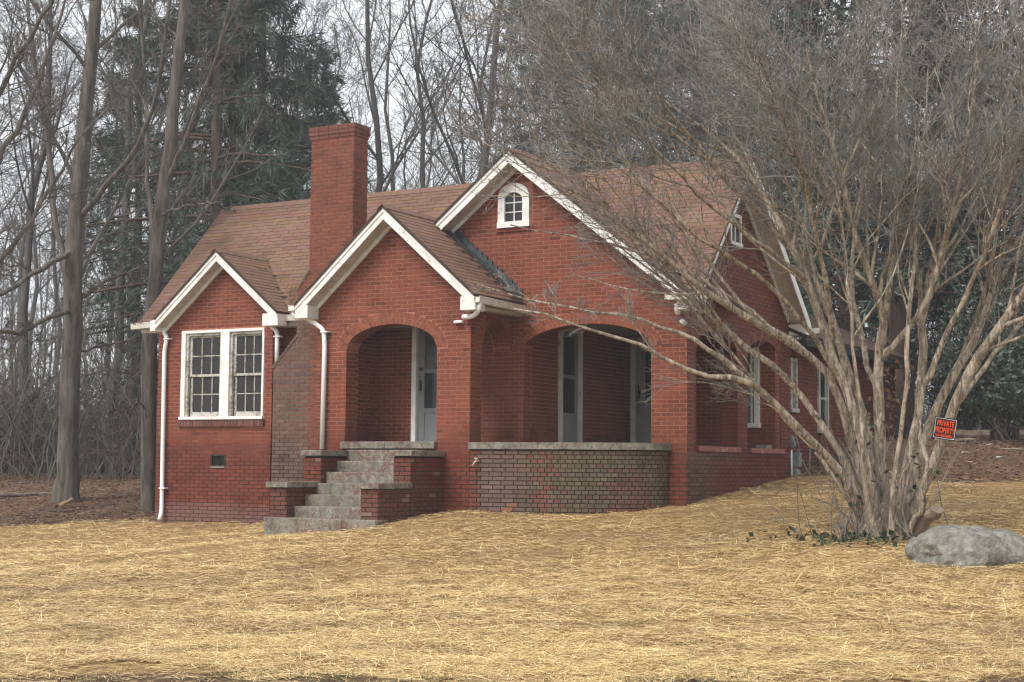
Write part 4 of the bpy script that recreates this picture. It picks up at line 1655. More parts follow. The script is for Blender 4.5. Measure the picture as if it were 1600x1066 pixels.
# attic window
f_ = arch(2.77, 3.38, 6.00, .25)
mb = MB()
xs_ = np.linspace(2.775, 3.375, 15)
for a, b_ in zip(xs_[:-1], xs_[1:]):
    fi_ = lambda u: 5.92 + .17 * math.sqrt(max(0, 1 - ((u - 3.075) / .19) ** 2)) if abs(u - 3.075) < .19 else 5.92
    za, zb = (fi_(a), fi_(b_)) if (2.885 <= (a + b_) / 2 <= 3.265) else (5.52, 5.52)
    for y_ in (22.50,):
        mb.hexa([(a, y_, za), (b_, y_, zb), (b_, y_ + .08, zb), (a, y_ + .08, za), (a, y_, f_(a) - .004), (b_, y_, f_(b_) - .004), (b_, y_ + .08, f_(b_) - .004), (a, y_ + .08, f_(a) - .004)])
mb.box(2.765, 3.385, 22.49, 22.58, 5.50, 5.60)
mb.box(3.066, 3.084, 22.53, 22.56, 5.601, 6.08)
for z in (5.76, 5.92):
    mb.box(2.885, 3.265, 22.532, 22.558, z - .008, z + .008)
aw = hp(mb.build('window', M['white_peel']))
aw['label'] = 'small arched attic window in flaking white frame'
for i in range(2):
    for j, (za, zb) in enumerate(((5.60, 5.752), (5.768, 5.912), (5.928, 6.08))):
        add('pane', [(2.886 + .19 * i, 3.066 + .19 * i, 22.545, 22.549, za, zb)], M['glass'], aw, bevel=0)
add('window_sill', [(2.72, 3.43, 22.53, 22.58, 5.435, 5.497)], mat_noise('attic_sill', [(.3, (.16, .045, .035)), (.7, (.22, .06, .045))], 9, bump=.3), house)
# side gable window
sw = add('window', [(6.15, 6.21, 24.37, 24.42, 5.27, 5.80), (6.15, 6.21, 24.81, 24.86, 5.27, 5.80), (6.15, 6.21, 24.42, 24.81, 5.74, 5.80), (6.15, 6.23, 24.36, 24.87, 5.25, 5.31), (6.16, 6.19, 24.60, 24.63, 5.31, 5.74)], M['white_peel'], house)
add('pane', [(6.168, 6.172, 24.42, 24.60, 5.31, 5.74)], M['glass'], sw, bevel=0)
add('pane', [(6.168, 6.172, 24.63, 24.81, 5.31, 5.74)], M['glass'], sw, bevel=0)


def side_window(x, ya, yb_, z0, z1, t=.07):
    w = add('window', [(x - .03, x + .03, ya, ya + t, z0, z1), (x - .03, x + .03, yb_ - t, yb_, z0, z1), (x - .03, x + .03, ya + t, yb_ - t, z1 - t, z1),
                       (x - .03, x + .06, ya - .02, yb_ + .02, z0 - .05, z0 + .02), (x - .02, x + .012, ya + t, yb_ - t, (z0 + z1) / 2 - .02, (z0 + z1) / 2 + .02),
                       (x - .02, x + .008, ya + t + .05, ya + t + .085, z0 + .02, z1 - t), (x - .02, x + .008, yb_ - t - .08, yb_ - t - .045, z0 + .02, z1 - t)], M['white_peel'], house)
    zc = (z0 + z1) / 2
    add('pane', [(x - .012, x - .008, ya + t, yb_ - t, z0 + .02, zc - .02)], M['glass'], w, bevel=0)
    add('pane', [(x - .012, x - .008, ya + t, yb_ - t, zc + .02, z1 - t)], M['glass'], w, bevel=0)
    w.data.materials.clear()
    w.data.materials.append(M['sash'])
    return w


side_window(6.11, 27.45, 27.8, 2.6, 3.55)
side_window(6.11, 29.0, 29.6, 2.25, 3.5, .07)

# ------------------------------------------------------------------ doors
d = add('door', [(1.08, 1.17, 22.50, 22.66, 1.87, 3.98), (1.17, 2.05, 22.52, 22.66, 3.90, 3.98)], M['white'], house)
d['label'] = 'grey blue storm door in white frame behind the entry arch'
st = add('storm_door', [(1.175, 1.30, 22.575, 22.61, 1.88, 3.895), (1.92, 2.045, 22.575, 22.61, 1.88, 3.895), (1.30, 1.92, 22.575, 22.61, 3.80, 3.895),
                        (1.30, 1.92, 22.575, 22.61, 3.10, 3.17), (1.30, 1.92, 22.575, 22.61, 2.42, 2.50), (1.30, 1.92, 22.59, 22.61, 1.96, 2.42), (1.30, 1.92, 22.575, 22.61, 1.88, 1.96)], M['door'], d)
add('pane', [(1.30, 1.92, 22.590, 22.595, 3.17, 3.80)], M['glass_film'], d, bevel=0)
add('pane', [(1.30, 1.92, 22.590, 22.595, 2.50, 3.10)], M['glass_storm'], d, bevel=0)
add('handle', [(1.215, 1.245, 22.545, 22.574, 2.80, 2.98), (1.20, 1.26, 22.55, 22.576, 3.15, 3.20)], M['iron'], d)
# door in the left wall of the big porch
d = add('door', [(3.20, 3.30, 23.81, 23.89, 1.87, 3.95), (3.20, 3.31, 24.53, 24.61, 1.87, 3.95), (3.20, 3.30, 23.89, 24.53, 3.87, 3.95)], M['soffit'], house)
add('door_leaf', [(3.215, 3.25, 23.90, 23.99, 1.88, 3.865), (3.215, 3.25, 24.43, 24.525, 1.88, 3.865), (3.215, 3.25, 23.99, 24.43, 1.88, 2.45), (3.215, 3.25, 23.99, 24.43, 3.05, 3.12), (3.215, 3.25, 23.99, 24.43, 3.78, 3.865)], M['door'], d)
add('pane', [(3.23, 3.235, 23.99, 24.43, 2.45, 3.05)], M['glass_storm'], d, bevel=0)
add('pane', [(3.23, 3.235, 23.99, 24.43, 3.12, 3.78)], M['glass_storm'], d, bevel=0)
# door in the back wall of the big porch
d = add('door', [(3.360, 3.450, 26.440, 26.560, 1.870, 3.930), (4.180, 4.270, 26.440, 26.560, 1.870, 3.930), (3.450, 4.180, 26.445, 26.560, 3.840, 3.930)], M['soffit'], house)
add('door_leaf', [(3.460, 3.640, 26.490, 26.530, 1.880, 3.830), (4.000, 4.175, 26.490, 26.530, 1.880, 3.830), (3.640, 4.000, 26.490, 26.530, 1.880, 2.720), (3.640, 4.000, 26.490, 26.530, 3.280, 3.320), (3.640, 4.000, 26.490, 26.530, 3.700, 3.830)], M['door_cream'], d)
add('pane', [(3.640, 4.000, 26.505, 26.510, 2.720, 3.280)], M['glass_storm'], d, bevel=0)
add('pane', [(3.640, 4.000, 26.505, 26.510, 3.320, 3.700)], M['glass_storm'], d, bevel=0)
add('handle', [(3.510, 3.550, 26.440, 26.488, 2.780, 2.950), (3.505, 3.520, 26.470, 26.488, 2.500, 3.050)], M['iron'], d)
add('mail_slot', [(3.730, 3.900, 26.470, 26.488, 3.400, 3.430)], M['brass'], d)

x0, x1, yy, z0, z1 = 5.40, 5.88, 26.50, 2.30, 3.68
w = add('window', [(x0, x0 + .09, yy - .03, yy + .08, z0, z1), (x1 - .09, x1, yy - .03, yy + .08, z0, z1), (x0 + .09, x1 - .09, yy - .03, yy + .08, z1 - .09, z1),
                   (x0 - .02, x1 + .02, yy - .06, yy + .08, z0 - .06, z0 + .02), (x0 + .09, x1 - .09, yy + .01, yy + .05, 2.97, 3.01), (x1 - .17, x1 - .13, yy + .01, yy + .05, z0 + .02, z1 - .09)], M['white_peel'], house)
add('pane', [(x0 + .09, x1 - .09, yy + .03, yy + .034, z0 + .02, 2.97)], M['glass'], w, bevel=0)
add('pane', [(x0 + .09, x1 - .09, yy + .03, yy + .034, 3.01, z1 - .09)], M['glass'], w, bevel=0)

# spigot on the curved wall
sp = hit(745, 724, 1, 21.23)
mb = MB()
mb.tube([(sp[0] + .03, 21.27, sp[2] + .03), (sp[0] + .01, 21.17, sp[2] + .03), (sp[0] - .03, 21.14, sp[2] - .04)], .014, 8)
mb.tube([(sp[0] + .012, 21.19, sp[2] + .03), (sp[0] + .012, 21.19, sp[2] + .075)], .008, 6)
mb.tube([(sp[0] - .02, 21.19, sp[2] + .075), (sp[0] + .045, 21.19, sp[2] + .075)], .012, 6)
hp(mb.build('spigot', M['brass'], smooth=True))
# conduit at the rear corner of the side wall
mb = MB()
mb.tube([(6.225, 27.2, 1.2), (6.225, 27.2, 1.85)], .016, 8)
hp(mb.build('conduit', M['vinyl'], smooth=True))
# house floor slab and stub wall closing the underside
mb = MB()
mb.box(-4.5, 5.9, 22.85, 27.0, .3, .4)
hp(mb.build('foundation', M['dark']))

# gas meter
gm = hit(1241, 728, 1, 27.42)
gmx, gmy = gm[0], 27.42
meter = empty('gas_meter', (gmx, gmy, gz1(gmx, gmy)))
tag(meter, 'grey gas meter with round regulator at the rear corner of the arched side wall', 'gas meter')
gb = gz1(gmx, gmy)


def loc(mb, name, mat, parent, off, smooth=False, bevel=0):
    o = mb.build(name, mat, smooth=smooth, bevel=bevel)
    o.parent = parent
    o.matrix_parent_inverse = Matrix.Translation(-Vector(off))
    return o


mz = gm[2]
mb = MB()
mb.box(gmx - .10, gmx + .12, gmy - .08, gmy + .08, mz - .02, mz + .20)
mb.tube([(gmx, gmy - .085, mz - .14), (gmx, gmy + .085, mz - .14)], .10, 16)
mb.box(gmx - .11, gmx + .13, gmy - .085, gmy + .085, mz + .20, mz + .235)
loc(mb, 'meter_body', M['steel'], meter, (gmx, gmy, gb), bevel=.012)
mb = MB()
mb.tube([(gmx - .05, gmy, gb - .05), (gmx - .05, gmy, mz + .42)], .018, 8)
mb.tube([(gmx + .07, gmy, mz + .2), (gmx + .07, gmy, mz + .30), (gmx + .30, gmy, mz + .30), (gmx + .30, gmy, mz - .1)], .016, 8)
loc(mb, 'pipe', M['steel'], meter, (gmx, gmy, gb), smooth=True)
mb = MB()
mb.tube([(gmx - .05, gmy - .05, mz + .40), (gmx - .05, gmy + .05, mz + .40)], .075, 16)
mb.tube([(gmx - .05, gmy - .07, mz + .50), (gmx - .05, gmy + .04, mz + .50)], .05, 14)
loc(mb, 'regulator', M['steel'], meter, (gmx, gmy, gb), smooth=False)
# ------------------------------------------------------------------ trees
def norm(v):
    return v / (np.linalg.norm(v, axis=-1, keepdims=True) + 1e-9)


def smooth_path(pts, K, wob=0.0):
    """Catmull-Rom through control rows (x, y, z, r)"""
    P = np.array(pts, float)
    n = len(P)
    P = np.vstack([2 * P[0] - P[1], P, 2 * P[-1] - P[-2]])
    t = np.linspace(0, n - 1 - 1e-6, K)
    i = t.astype(int)
    f = (t - i)[:, None]
    a, b, c, d = P[i], P[i + 1], P[i + 2], P[i + 3]
    q = .5 * ((2 * b) + (c - a) * f + (2 * a - 5 * b + 4 * c - d) * f ** 2 + (3 * b - a - 3 * c + d) * f ** 3)
    if wob:
        w = rng.normal(0, wob, (K, 3))
        w[0] = 0
        q[:, :3] += w
    q[:, 3] = np.maximum(q[:, 3], .002)
    return q[:, :3], q[:, 3]


def sprout(P, R, m, t0, t1, length, K, ang, up, wander, rr, rmin, tip=.35, flat=None, rel=True, bias=None):
    """m children on each of n parent axes"""
    n, Kp, _ = P.shape
    t = (np.arange(m)[None, :] + rng.random((n, m))) / m * (t1 - t0) + t0
    f = t * (Kp - 1)
    i = np.minimum(f.astype(int), Kp - 2)
    w = f - i
    rows = np.arange(n)[:, None]
    base = P[rows, i] * (1 - w[..., None]) + P[rows, i + 1] * w[..., None]
    T = norm(P[rows, i + 1] - P[rows, i])
    r0 = R[rows, i] * (1 - w) + R[rows, i + 1] * w
    base, T, r0, t = base.reshape(-1, 3), T.reshape(-1, 3), r0.reshape(-1), t.reshape(-1)
    N = len(base)
    rnd = rng.normal(0, 1, (N, 3))
    perp = norm(rnd - (rnd * T).sum(1, keepdims=True) * T)
    if bias is not None:
        perp = norm(perp + np.array(bias))
        perp = norm(perp - (perp * T).sum(1, keepdims=True) * T)
    a = np.radians(rng.normal(ang, ang * .22, N))[:, None]
    d = norm(np.cos(a) * T + np.sin(a) * perp)
    plen = np.repeat(np.linalg.norm(np.diff(P, axis=1), axis=2).sum(1), m) if rel else np.ones(N)
    L = plen * length * (1.15 - .55 * t) * (.65 + .7 * rng.random(N))
    pts = [base]
    cur = base
    for k in range(1, K):
        d = norm(d + rng.normal(0, wander, (N, 3)) + np.array([0, 0, up]))
        cur = cur + d * (L / (K - 1))[:, None]
        pts.append(cur)
    C = np.stack(pts, 1)
    rs = np.maximum(r0 * rr * (.75 + .4 * rng.random(N)), rmin)
    prof = np.linspace(1, tip, K)[None]
    return C, np.maximum(rs[:, None] * prof, rmin * .7)


def far_from_roofless(C):
    return C


def tubes_obj(name, groups, mat, parent=None, smooth=True, offset=None):
    V, F = join_arrays([tube_arrays(P, R, s) for P, R, s in groups])
    if offset is not None: V = V - np.array(offset)
    return link(name, np_mesh(name, V, F, smooth=smooth), mat, parent)


# ------------------------------------------------------------------ crepe myrtle
TD = 20.0
troot = at(1392, 836, TD)
troot[2] = gz1(troot[0], troot[1])


def stem(pts, K=16, wob=.012):
    rows = []
    for px, py, dd, r in pts:
        rows.append([*at(px, py, TD + dd), r * .77])
    return smooth_path(rows, K, wob)


STEMS = [
    # long low limbs reaching left in front of the porch
    [(1362, 838, .1, .085), (1328, 765, -.1, .072), (1288, 711, -.3, .066), (1241, 665, -.5, .06), (1194, 615, -.7, .052), (1150, 590, -.9, .045), (1100, 588, -1.0, .038), (1050, 568, -1.1, .033), (1005, 540, -1.2, .029), (940, 520, -1.2, .022), (870, 497, -1.1, .016), (800, 482, -1.0, .009)],
    [(1196, 618, -.7, .046), (1147, 578, -.8, .044), (1100, 540, -.9, .04), (1045, 517, -1.0, .034), (985, 497, -1.0, .028), (900, 482, -1.0, .02), (830, 470, -1.0, .012), (740, 440, -.9, .006)],
    [(1368, 836, -.1, .085), (1334, 747, .1, .07), (1278, 655, .2, .062), (1241, 606, .3, .057), (1208, 573, .4, .052), (1150, 530, .5, .044), (1100, 482, .6, .038), (1040, 420, .8, .03), (960, 350, 1.0, .022), (870, 262, 1.2, .013), (815, 235, 1.2, .007)],
    [(1372, 838, .2, .10), (1352, 760, .25, .088), (1334, 700, .3, .084), (1302, 602, .35, .078), (1264, 555, .3, .07), (1194, 512, .1, .06), (1100, 455, -.2, .045), (1030, 395, -.4, .033), (950, 325, -.6, .024), (880, 290, -.7, .015), (830, 262, -.8, .008)],
    [(1241, 606, .3, .04), (1225, 589, .25, .037), (1212, 577, .2, .03)],
    [(1378, 838, -.15, .10), (1365, 770, -.15, .09), (1349, 691, -.1, .085), (1311, 588, 0, .078), (1288, 517, .1, .07), (1262, 440, .2, .06), (1220, 350, .4, .048), (1170, 270, .6, .036), (1100, 200, .8, .025), (1010, 140, 1.0, .014), (930, 80, 1.1, .008)],
    [(1386, 838, .3, .10), (1363, 705, .5, .085), (1330, 590, .7, .075), (1297, 494, .9, .066), (1274, 428, 1.1, .058), (1250, 340, 1.3, .048), (1215, 250, 1.5, .037), (1180, 140, 1.7, .024), (1140, 30, 1.9, .012)],
    [(1386, 838, 0, .11), (1378, 756, 0, .10), (1373, 634, 0, .09), (1377, 541, -.05, .08), (1379, 490, -.1, .07), (1363, 437, -.2, .06), (1338, 370, -.3, .05), (1318, 290, -.4, .04), (1290, 190, -.6, .028), (1262, 80, -.8, .015)],
    [(1379, 560, -.05, .06), (1395, 540, -.1, .058), (1428, 503, -.2, .054), (1456, 447, -.3, .048), (1473, 390, -.4, .042), (1500, 280, -.6, .032), (1520, 150, -.8, .02), (1530, 30, -1, .01)],
    [(1400, 838, -.2, .10), (1405, 780, -.2, .092), (1428, 691, -.2, .085), (1442, 588, -.1, .078), (1440, 517, 0, .07), (1449, 456, .1, .062), (1470, 390, .2, .053), (1500, 320, .4, .043), (1550, 210, .7, .028), (1590, 110, .9, .014)],
    [(1380, 540, 0, .055), (1388, 460, .2, .05), (1393, 380, .4, .044), (1398, 260, .7, .033), (1402, 130, 1.0, .02), (1412, 10, 1.3, .01)],
    [(1410, 838, .2, .09), (1430, 740, .3, .08), (1452, 663, .4, .072), (1489, 588, .5, .066), (1531, 517, .7, .058), (1550, 456, .8, .05), (1572, 390, .9, .043), (1610, 290, 1.1, .03), (1650, 180, 1.3, .016)],
    [(1418, 838, -.1, .11), (1436, 780, -.1, .10), (1466, 700, -.2, .088), (1508, 597, -.3, .08), (1538, 541, -.4, .074), (1600, 456, -.6, .062), (1660, 370, -.8, .048), (1720, 260, -1.0, .03), (1770, 150, -1.2, .015)],
    [(1442, 600, -.1, .05), (1462, 560, -.2, .048), (1500, 480, -.4, .044), (1530, 420, -.6, .038), (1560, 330, -.9, .03), (1600, 220, -1.2, .02), (1630, 100, -1.5, .01)],
    [(1466, 690, -.2, .05), (1490, 640, -.1, .048), (1540, 575, .1, .042), (1600, 500, .3, .035), (1680, 420, .5, .026), (1760, 330, .8, .014)],
    [(1302, 602, .35, .05), (1300, 540, .1, .046), (1296, 470, -.2, .042), (1280, 380, -.6, .034), (1255, 280, -1.0, .026), (1220, 180, -1.4, .016), (1190, 90, -1.7, .008)],
    [(1262, 440, .2, .04), (1200, 390, -.1, .036), (1120, 330, -.5, .03), (1040, 250, -.9, .022), (960, 165, -1.3, .013), (890, 100, -1.5, .007)],
    [(1311, 588, 0, .04), (1250, 500, -.4, .036), (1180, 430, -.9, .031), (1090, 370, -1.4, .024), (1000, 290, -1.8, .016), (930, 230, -2.0, .008)],
    [(1274, 428, 1.1, .04), (1185, 330, .9, .036), (1085, 235, .6, .029), (970, 150, .3, .021), (870, 75, .1, .012), (800, 15, 0, .006)],
    [(1264, 555, .3, .04), (1150, 470, .9, .036), (1030, 405, 1.3, .028), (910, 372, 1.6, .018), (800, 352, 1.8, .008)],
    [(1297, 494, .9, .045), (1230, 390, .5, .04), (1135, 280, 0, .033), (1045, 175, -.4, .024), (960, 70, -.8, .014), (905, -20, -1, .007)],
    [(1370, 838, -.35, .045), (1352, 750, -.45, .04), (1345, 640, -.5, .036), (1332, 520, -.5, .032), (1322, 400, -.4, .026), (1300, 260, -.2, .018), (1290, 120, .1, .009)],
    [(1392, 838, -.4, .05), (1396, 740, -.45, .044), (1412, 640, -.5, .04), (1418, 520, -.5, .034), (1430, 400, -.3, .028), (1440, 260, 0, .02), (1452, 110, .3, .01)],
    [(1380, 838, .5, .045), (1350, 720, .8, .04), (1318, 600, 1.0, .036), (1270, 470, 1.2, .03), (1225, 350, 1.4, .022), (1160, 215, 1.5, .012), (1120, 120, 1.6, .006)],
    [(1408, 838, .5, .05), (1440, 720, .8, .045), (1480, 610, 1.0, .04), (1530, 480, 1.2, .034), (1560, 350, 1.4, .026), (1575, 200, 1.6, .016), (1580, 60, 1.8, .008)],
    [(1356, 838, 0, .04), (1320, 770, .2, .035), (1270, 700, .4, .03), (1215, 640, .6, .026), (1150, 560, .8, .022), (1070, 470, 1.0, .016), (1000, 400, 1.1, .008)],
    [(1420, 830, -.45, .05), (1440, 790, -.6, .046), (1448, 740, -.65, .042), (1440, 690, -.6, .035), (1436, 655, -.55, .02)],
    [(1373, 634, 0, .045), (1350, 540, .6, .042), (1330, 430, 1.2, .038), (1345, 300, 1.8, .03), (1350, 170, 2.2, .02), (1340, 50, 2.5, .01)],
]
mpaths = [stem(s) for s in STEMS]
Pm = np.stack([p for p, r in mpaths])
Rm = np.stack([r for p, r in mpaths])
myrtle = empty('crepe_myrtle', troot)
tag(myrtle, 'bare many-stemmed crepe myrtle with smooth tan trunks fanning out in front of the house', 'tree')
mo = Vector(troot)


def myr(o):
    o.parent = myrtle
    o.matrix_parent_inverse = Matrix.Translation(-mo)
    return o


for P_, R_ in mpaths:
    # swell and knots along a stem
    R2 = R_ * (1 + .10 * np.sin(np.linspace(0, 9, len(R_)) + rng.random() * 6) * (R_ > .02))
    R2[:2] *= 1.15
    V, F = tube_arrays(P_[None], R2[None], 12)
    V = V + rng.normal(0, .0025, V.shape)
    myr(link('stem', np_mesh('stem', V, F, smooth=True), M['crepe']))
# root swelling
mb = MB()
for i in range(9):
    a = i * .7 + random.random() * .3
    e = np.array([math.cos(a), math.sin(a), 0]) * (.30 + .14 * random.random())
    mb.tube([troot + [0, 0, .42] + e * .35, troot + [0, 0, .18] + e * .55, troot + [0, 0, -.08] + e], [.10, .10, .07], 9)
myr(mb.build('root_flare', M['crepe'], smooth=True))
idx = [i for i in range(len(STEMS)) if i != 4]
left = [0, 1]                       # the low limbs carry few side shoots
hi = [i for i in idx if i not in left and len(STEMS[i]) > 5]
L1a = sprout(Pm[hi], Rm[hi], 15, .48, 1.0, .32, 8, 32, .045, .10, .60, .0085)
L1b = sprout(Pm[left], Rm[left], 4, .55, 1.0, .13, 8, 30, .07, .12, .5, .006)
P1, R1 = np.concatenate([L1a[0], L1b[0]]), np.concatenate([L1a[1], L1b[1]])
P2, R2 = sprout(P1, R1, 7, .20, 1.0, .52, 6, 34, .05, .13, .62, .0058)
def airy(P, drop):
    # the inside of the vase stays open: shoots low over the stems are mostly missing
    c = P[:, P.shape[1] // 2]
    rad = np.hypot(c[:, 0] - troot[0], c[:, 1] - troot[1])
    low = (c[:, 2] - troot[2]) < 3.95 + .25 * np.minimum(rad, 3.5)
    return ~(low & (rng.random(len(P)) < drop))


k_ = airy(P2, .52)
P2, R2 = P2[k_], R2[k_]
P3, R3 = sprout(P2, R2, 6, .20, 1.0, .54, 4, 36, .05, .15, .68, .0040)
P4, R4 = sprout(P3, R3, 4, .2, 1.0, .62, 3, 38, .04, .18, .75, .0031)
keep = rng.random(len(P4)) < .62
P4, R4 = P4[keep], R4[keep]
n1 = len(P1)
# the thickest boughs one by one, finer growth together
myr(tubes_obj('boughs', [(P1, R1, 6)], M['crepe']))['kind'] = 'stuff'
o = myr(tubes_obj('twigs', [(P2, R2, 4), (P3, R3, 3), (P4, R4, 3)], M['crepe_twig'], smooth=False))
o['kind'] = 'stuff'
# suckers and brush at the foot
n = 120
base = np.c_[troot[0] + rng.normal(-.10, .36, n), troot[1] + rng.normal(-.12, .28, n), np.zeros(n)]
base[:, 2] = gz(base[:, 0], base[:, 1]) - .02
d = norm(np.c_[rng.normal(-.15, .35, n), rng.normal(0, .3, n), np.ones(n)])
Lk = .3 + rng.random(n) ** 2 * 1.5
Ps = [base]
cur = base
for k_ in range(5):
    d = norm(d + rng.normal(0, .13, (n, 3)))
    cur = cur + d * (Lk / 5)[:, None]
    Ps.append(cur)
Ps = np.stack(Ps, 1)
Rs = np.linspace(.008, .003, 6)[None] * (0.7 + .6 * rng.random((n, 1)))
S2 = sprout(Ps, Rs, 4, .35, 1, .4, 4, 40, .03, .2, .6, .002)
myr(tubes_obj('suckers', [(Ps, Rs, 4), (S2[0], S2[1], 3)], M['crepe_twig'], smooth=False))['kind'] = 'stuff'
# cut stump leaning out of the clump
stp = [[*at(1425, 836, TD - .3), .10], [*at(1446, 812, TD - .5), .085], [*at(1466, 796, TD - .7), .08]]
sp_, sr_ = smooth_path(stp, 7, .008)
mb = MB()
mb.tube(sp_, sr_, 12)
myr(mb.build('stump', M['wood'], smooth=False))


def leaves(n, cen, spread, size, flat=0.0, hang=0.0):
    """loose leaf quads folded along nothing, random attitudes"""
    c = np.array(cen) + rng.normal(0, 1, (n, 3)) * np.array(spread)
    return leaf_quads(c, size)


def leaf_quads(c, size, asp=.55, down=None):
    n = len(c)
    a = norm(rng.normal(0, 1, (n, 3)) + (0 if down is None else np.array(down)))
    b = norm(np.cross(a, rng.normal(0, 1, (n, 3))))
    s = (size * (.6 + .8 * rng.random(n)))[:, None]
    V = np.stack([c, c + a * s * .5 + b * s * asp * .5, c + a * s, c + a * s * .5 - b * s * asp * .5], 1).reshape(-1, 3)
    F = np.arange(n * 4).reshape(n, 4)
    return V, F


# ivy creeping round the foot
pts = []
for P_, R_ in [mpaths[i] for i in (0, 2, 3, 5, 6, 7, 9, 11, 12)]:
    k_ = rng.integers(0, 4, 26)
    pts.append(P_[k_] + norm(rng.normal(0, 1, (26, 3))) * (R_[k_][:, None] + .015))
pg = np.c_[troot[0] + rng.normal(-.25, .55, 260), troot[1] + rng.normal(-.35, .35, 260)]
pts.append(np.c_[pg, gz(pg[:, 0], pg[:, 1]) + .02 + rng.random(260) * .07])
V, F = leaf_quads(np.concatenate(pts), .075, .8)
ivy = link('ivy', np_mesh('ivy', V, F), M['ivy'])
tag(ivy, 'dark green ivy leaves creeping round the foot of the crepe myrtle', 'ivy', kind='stuff')
# dead leaves caught between the stems
c = at(1388, 620, TD + .35) + rng.normal(0, 1, (150, 3)) * np.array([.13, .13, .42])
V, F = leaf_quads(c, .07, .6, (0, 0, -.8))
dl = link('dead_leaves', np_mesh('dead_leaves', V, F), M['deadleaf'])
tag(dl, 'rusty dead leaves hanging among the crepe myrtle stems', 'leaves', kind='stuff')


# ------------------------------------------------------------------ bare hardwoods
def crown_levels(P, R, cfg):
    """repeated branching; returns groups of tubes"""
    out = []
    for m, t0, t1, ln, K, ang, up, wan, rr, rmin, sides in cfg:
        P, R = sprout(P, R, m, t0, t1, ln, K, ang, up, wan, rr, rmin)
        out.append((P, R, sides))
    return out


def bare_tree_mesh(h, r, seed, base_t=.30, spread=1.0, fine=1.0, rmin=.008):
    """trunk and crown meshes of a leafless forest tree, foot at the origin"""
    global rng
    keep_ = rng
    rng = np.random.default_rng(seed)
    K = 12
    z = np.linspace(-.3, h, K)
    P = np.c_[np.cumsum(rng.normal(0, h * .010, K)), np.cumsum(rng.normal(0, h * .010, K)), z]
    P[:, :2] -= P[1, :2]
    R = r * np.linspace(1, .12, K) ** .9
    R[0] *= 1.7
    R[1] *= 1.1
    tr = [(P[None], R[None], 9)]
    cfg = [(int(13 * fine), base_t, 1.0, .36 * spread, 8, 42, .10, .10, .48, rmin * 1.8, 5),
           (7, .2, 1.0, .46, 6, 38, .06, .13, .55, rmin * 1.2, 4),
           (6, .2, 1.0, .48, 4, 38, .05, .16, .62, rmin * .9, 3),
           (4, .2, 1.0, .55, 3, 38, .04, .2, .7, rmin * .7, 3)]
    cr = crown_levels(P[None], R[None], cfg)
    # a few fork limbs of trunk weight
    Vt, Ft = tube_arrays(*tr[0])
    Vc, Fc = join_arrays([tube_arrays(*g) for g in cr])
    rng = keep_
    return np_mesh('trunk', Vt, Ft, True), np_mesh('crown', Vc, Fc, False)


def place_tree(name, meshes, mats, x, y, rz, s, label, group=None, cat='tree'):
    root = empty(name, (x, y, gz1(x, y)), rz)
    tag(root, label, cat, group)
    for nm, me, m in zip(('trunk', 'crown'), meshes, mats):
        o = link(nm, me, m, root)
    root.scale = (s, s, s)
    return root


# two big trees beside the left corner, drawn limb by limb
def big_tree(name, label, D, trunk, limbs, bark, K=16, base=None):
    b0 = at(trunk[0][0], trunk[0][1], D)
    b0[2] = gz1(b0[0], b0[1])
    root = empty(name, b0)
    tag(root, label, 'tree')

    def conv(pts):
        return smooth_path([[*at(px, py, D + dd), r * th] for px, py, dd, r in pts], K, .02)
    th = .92
    tp, tr_ = conv(trunk)
    tp[0, 2] = b0[2] - .15
    V, F = tube_arrays(tp[None], tr_[None], 14)
    ang = np.tile(np.arange(14), K)
    V = V + norm(V - np.repeat(tp, 14, 0)) * (rng.normal(0, .008, (len(V), 1)) + .012 * np.sin(ang * 2.1)[:, None])
    o = link('trunk', np_mesh('trunk', V - b0, F, True), bark, root)
    LP, LR = [], []
    th = .62
    for l in limbs:
        p_, r_ = conv(l)
        LP.append(p_)
        LR.append(r_)
        V, F = tube_arrays(p_[None], r_[None], 9)
        link('limb', np_mesh('limb', V - b0, F, True), bark, root)
    allP = np.stack([tp] + LP)
    allR = np.stack([tr_] + LR)
    a = sprout(allP, allR, 7, .35, 1.0, .24, 8, 42, .05, .11, .34, .012)
    a2 = sprout(a[0], a[1], 7, .2, 1.0, .48, 6, 38, .05, .13, .6, .008)
    a3 = sprout(a2[0], a2[1], 6, .2, 1.0, .5, 4, 38, .04, .16, .65, .0055)
    a4 = sprout(a3[0], a3[1], 3, .2, 1.0, .6, 3, 38, .03, .2, .7, .0045)
    tubes_obj('crown', [(a[0], a[1], 5), (a2[0], a2[1], 4), (a3[0], a3[1], 3), (a4[0], a4[1], 3)], M['twig'], root, False, b0)['kind'] = 'stuff'
    return root


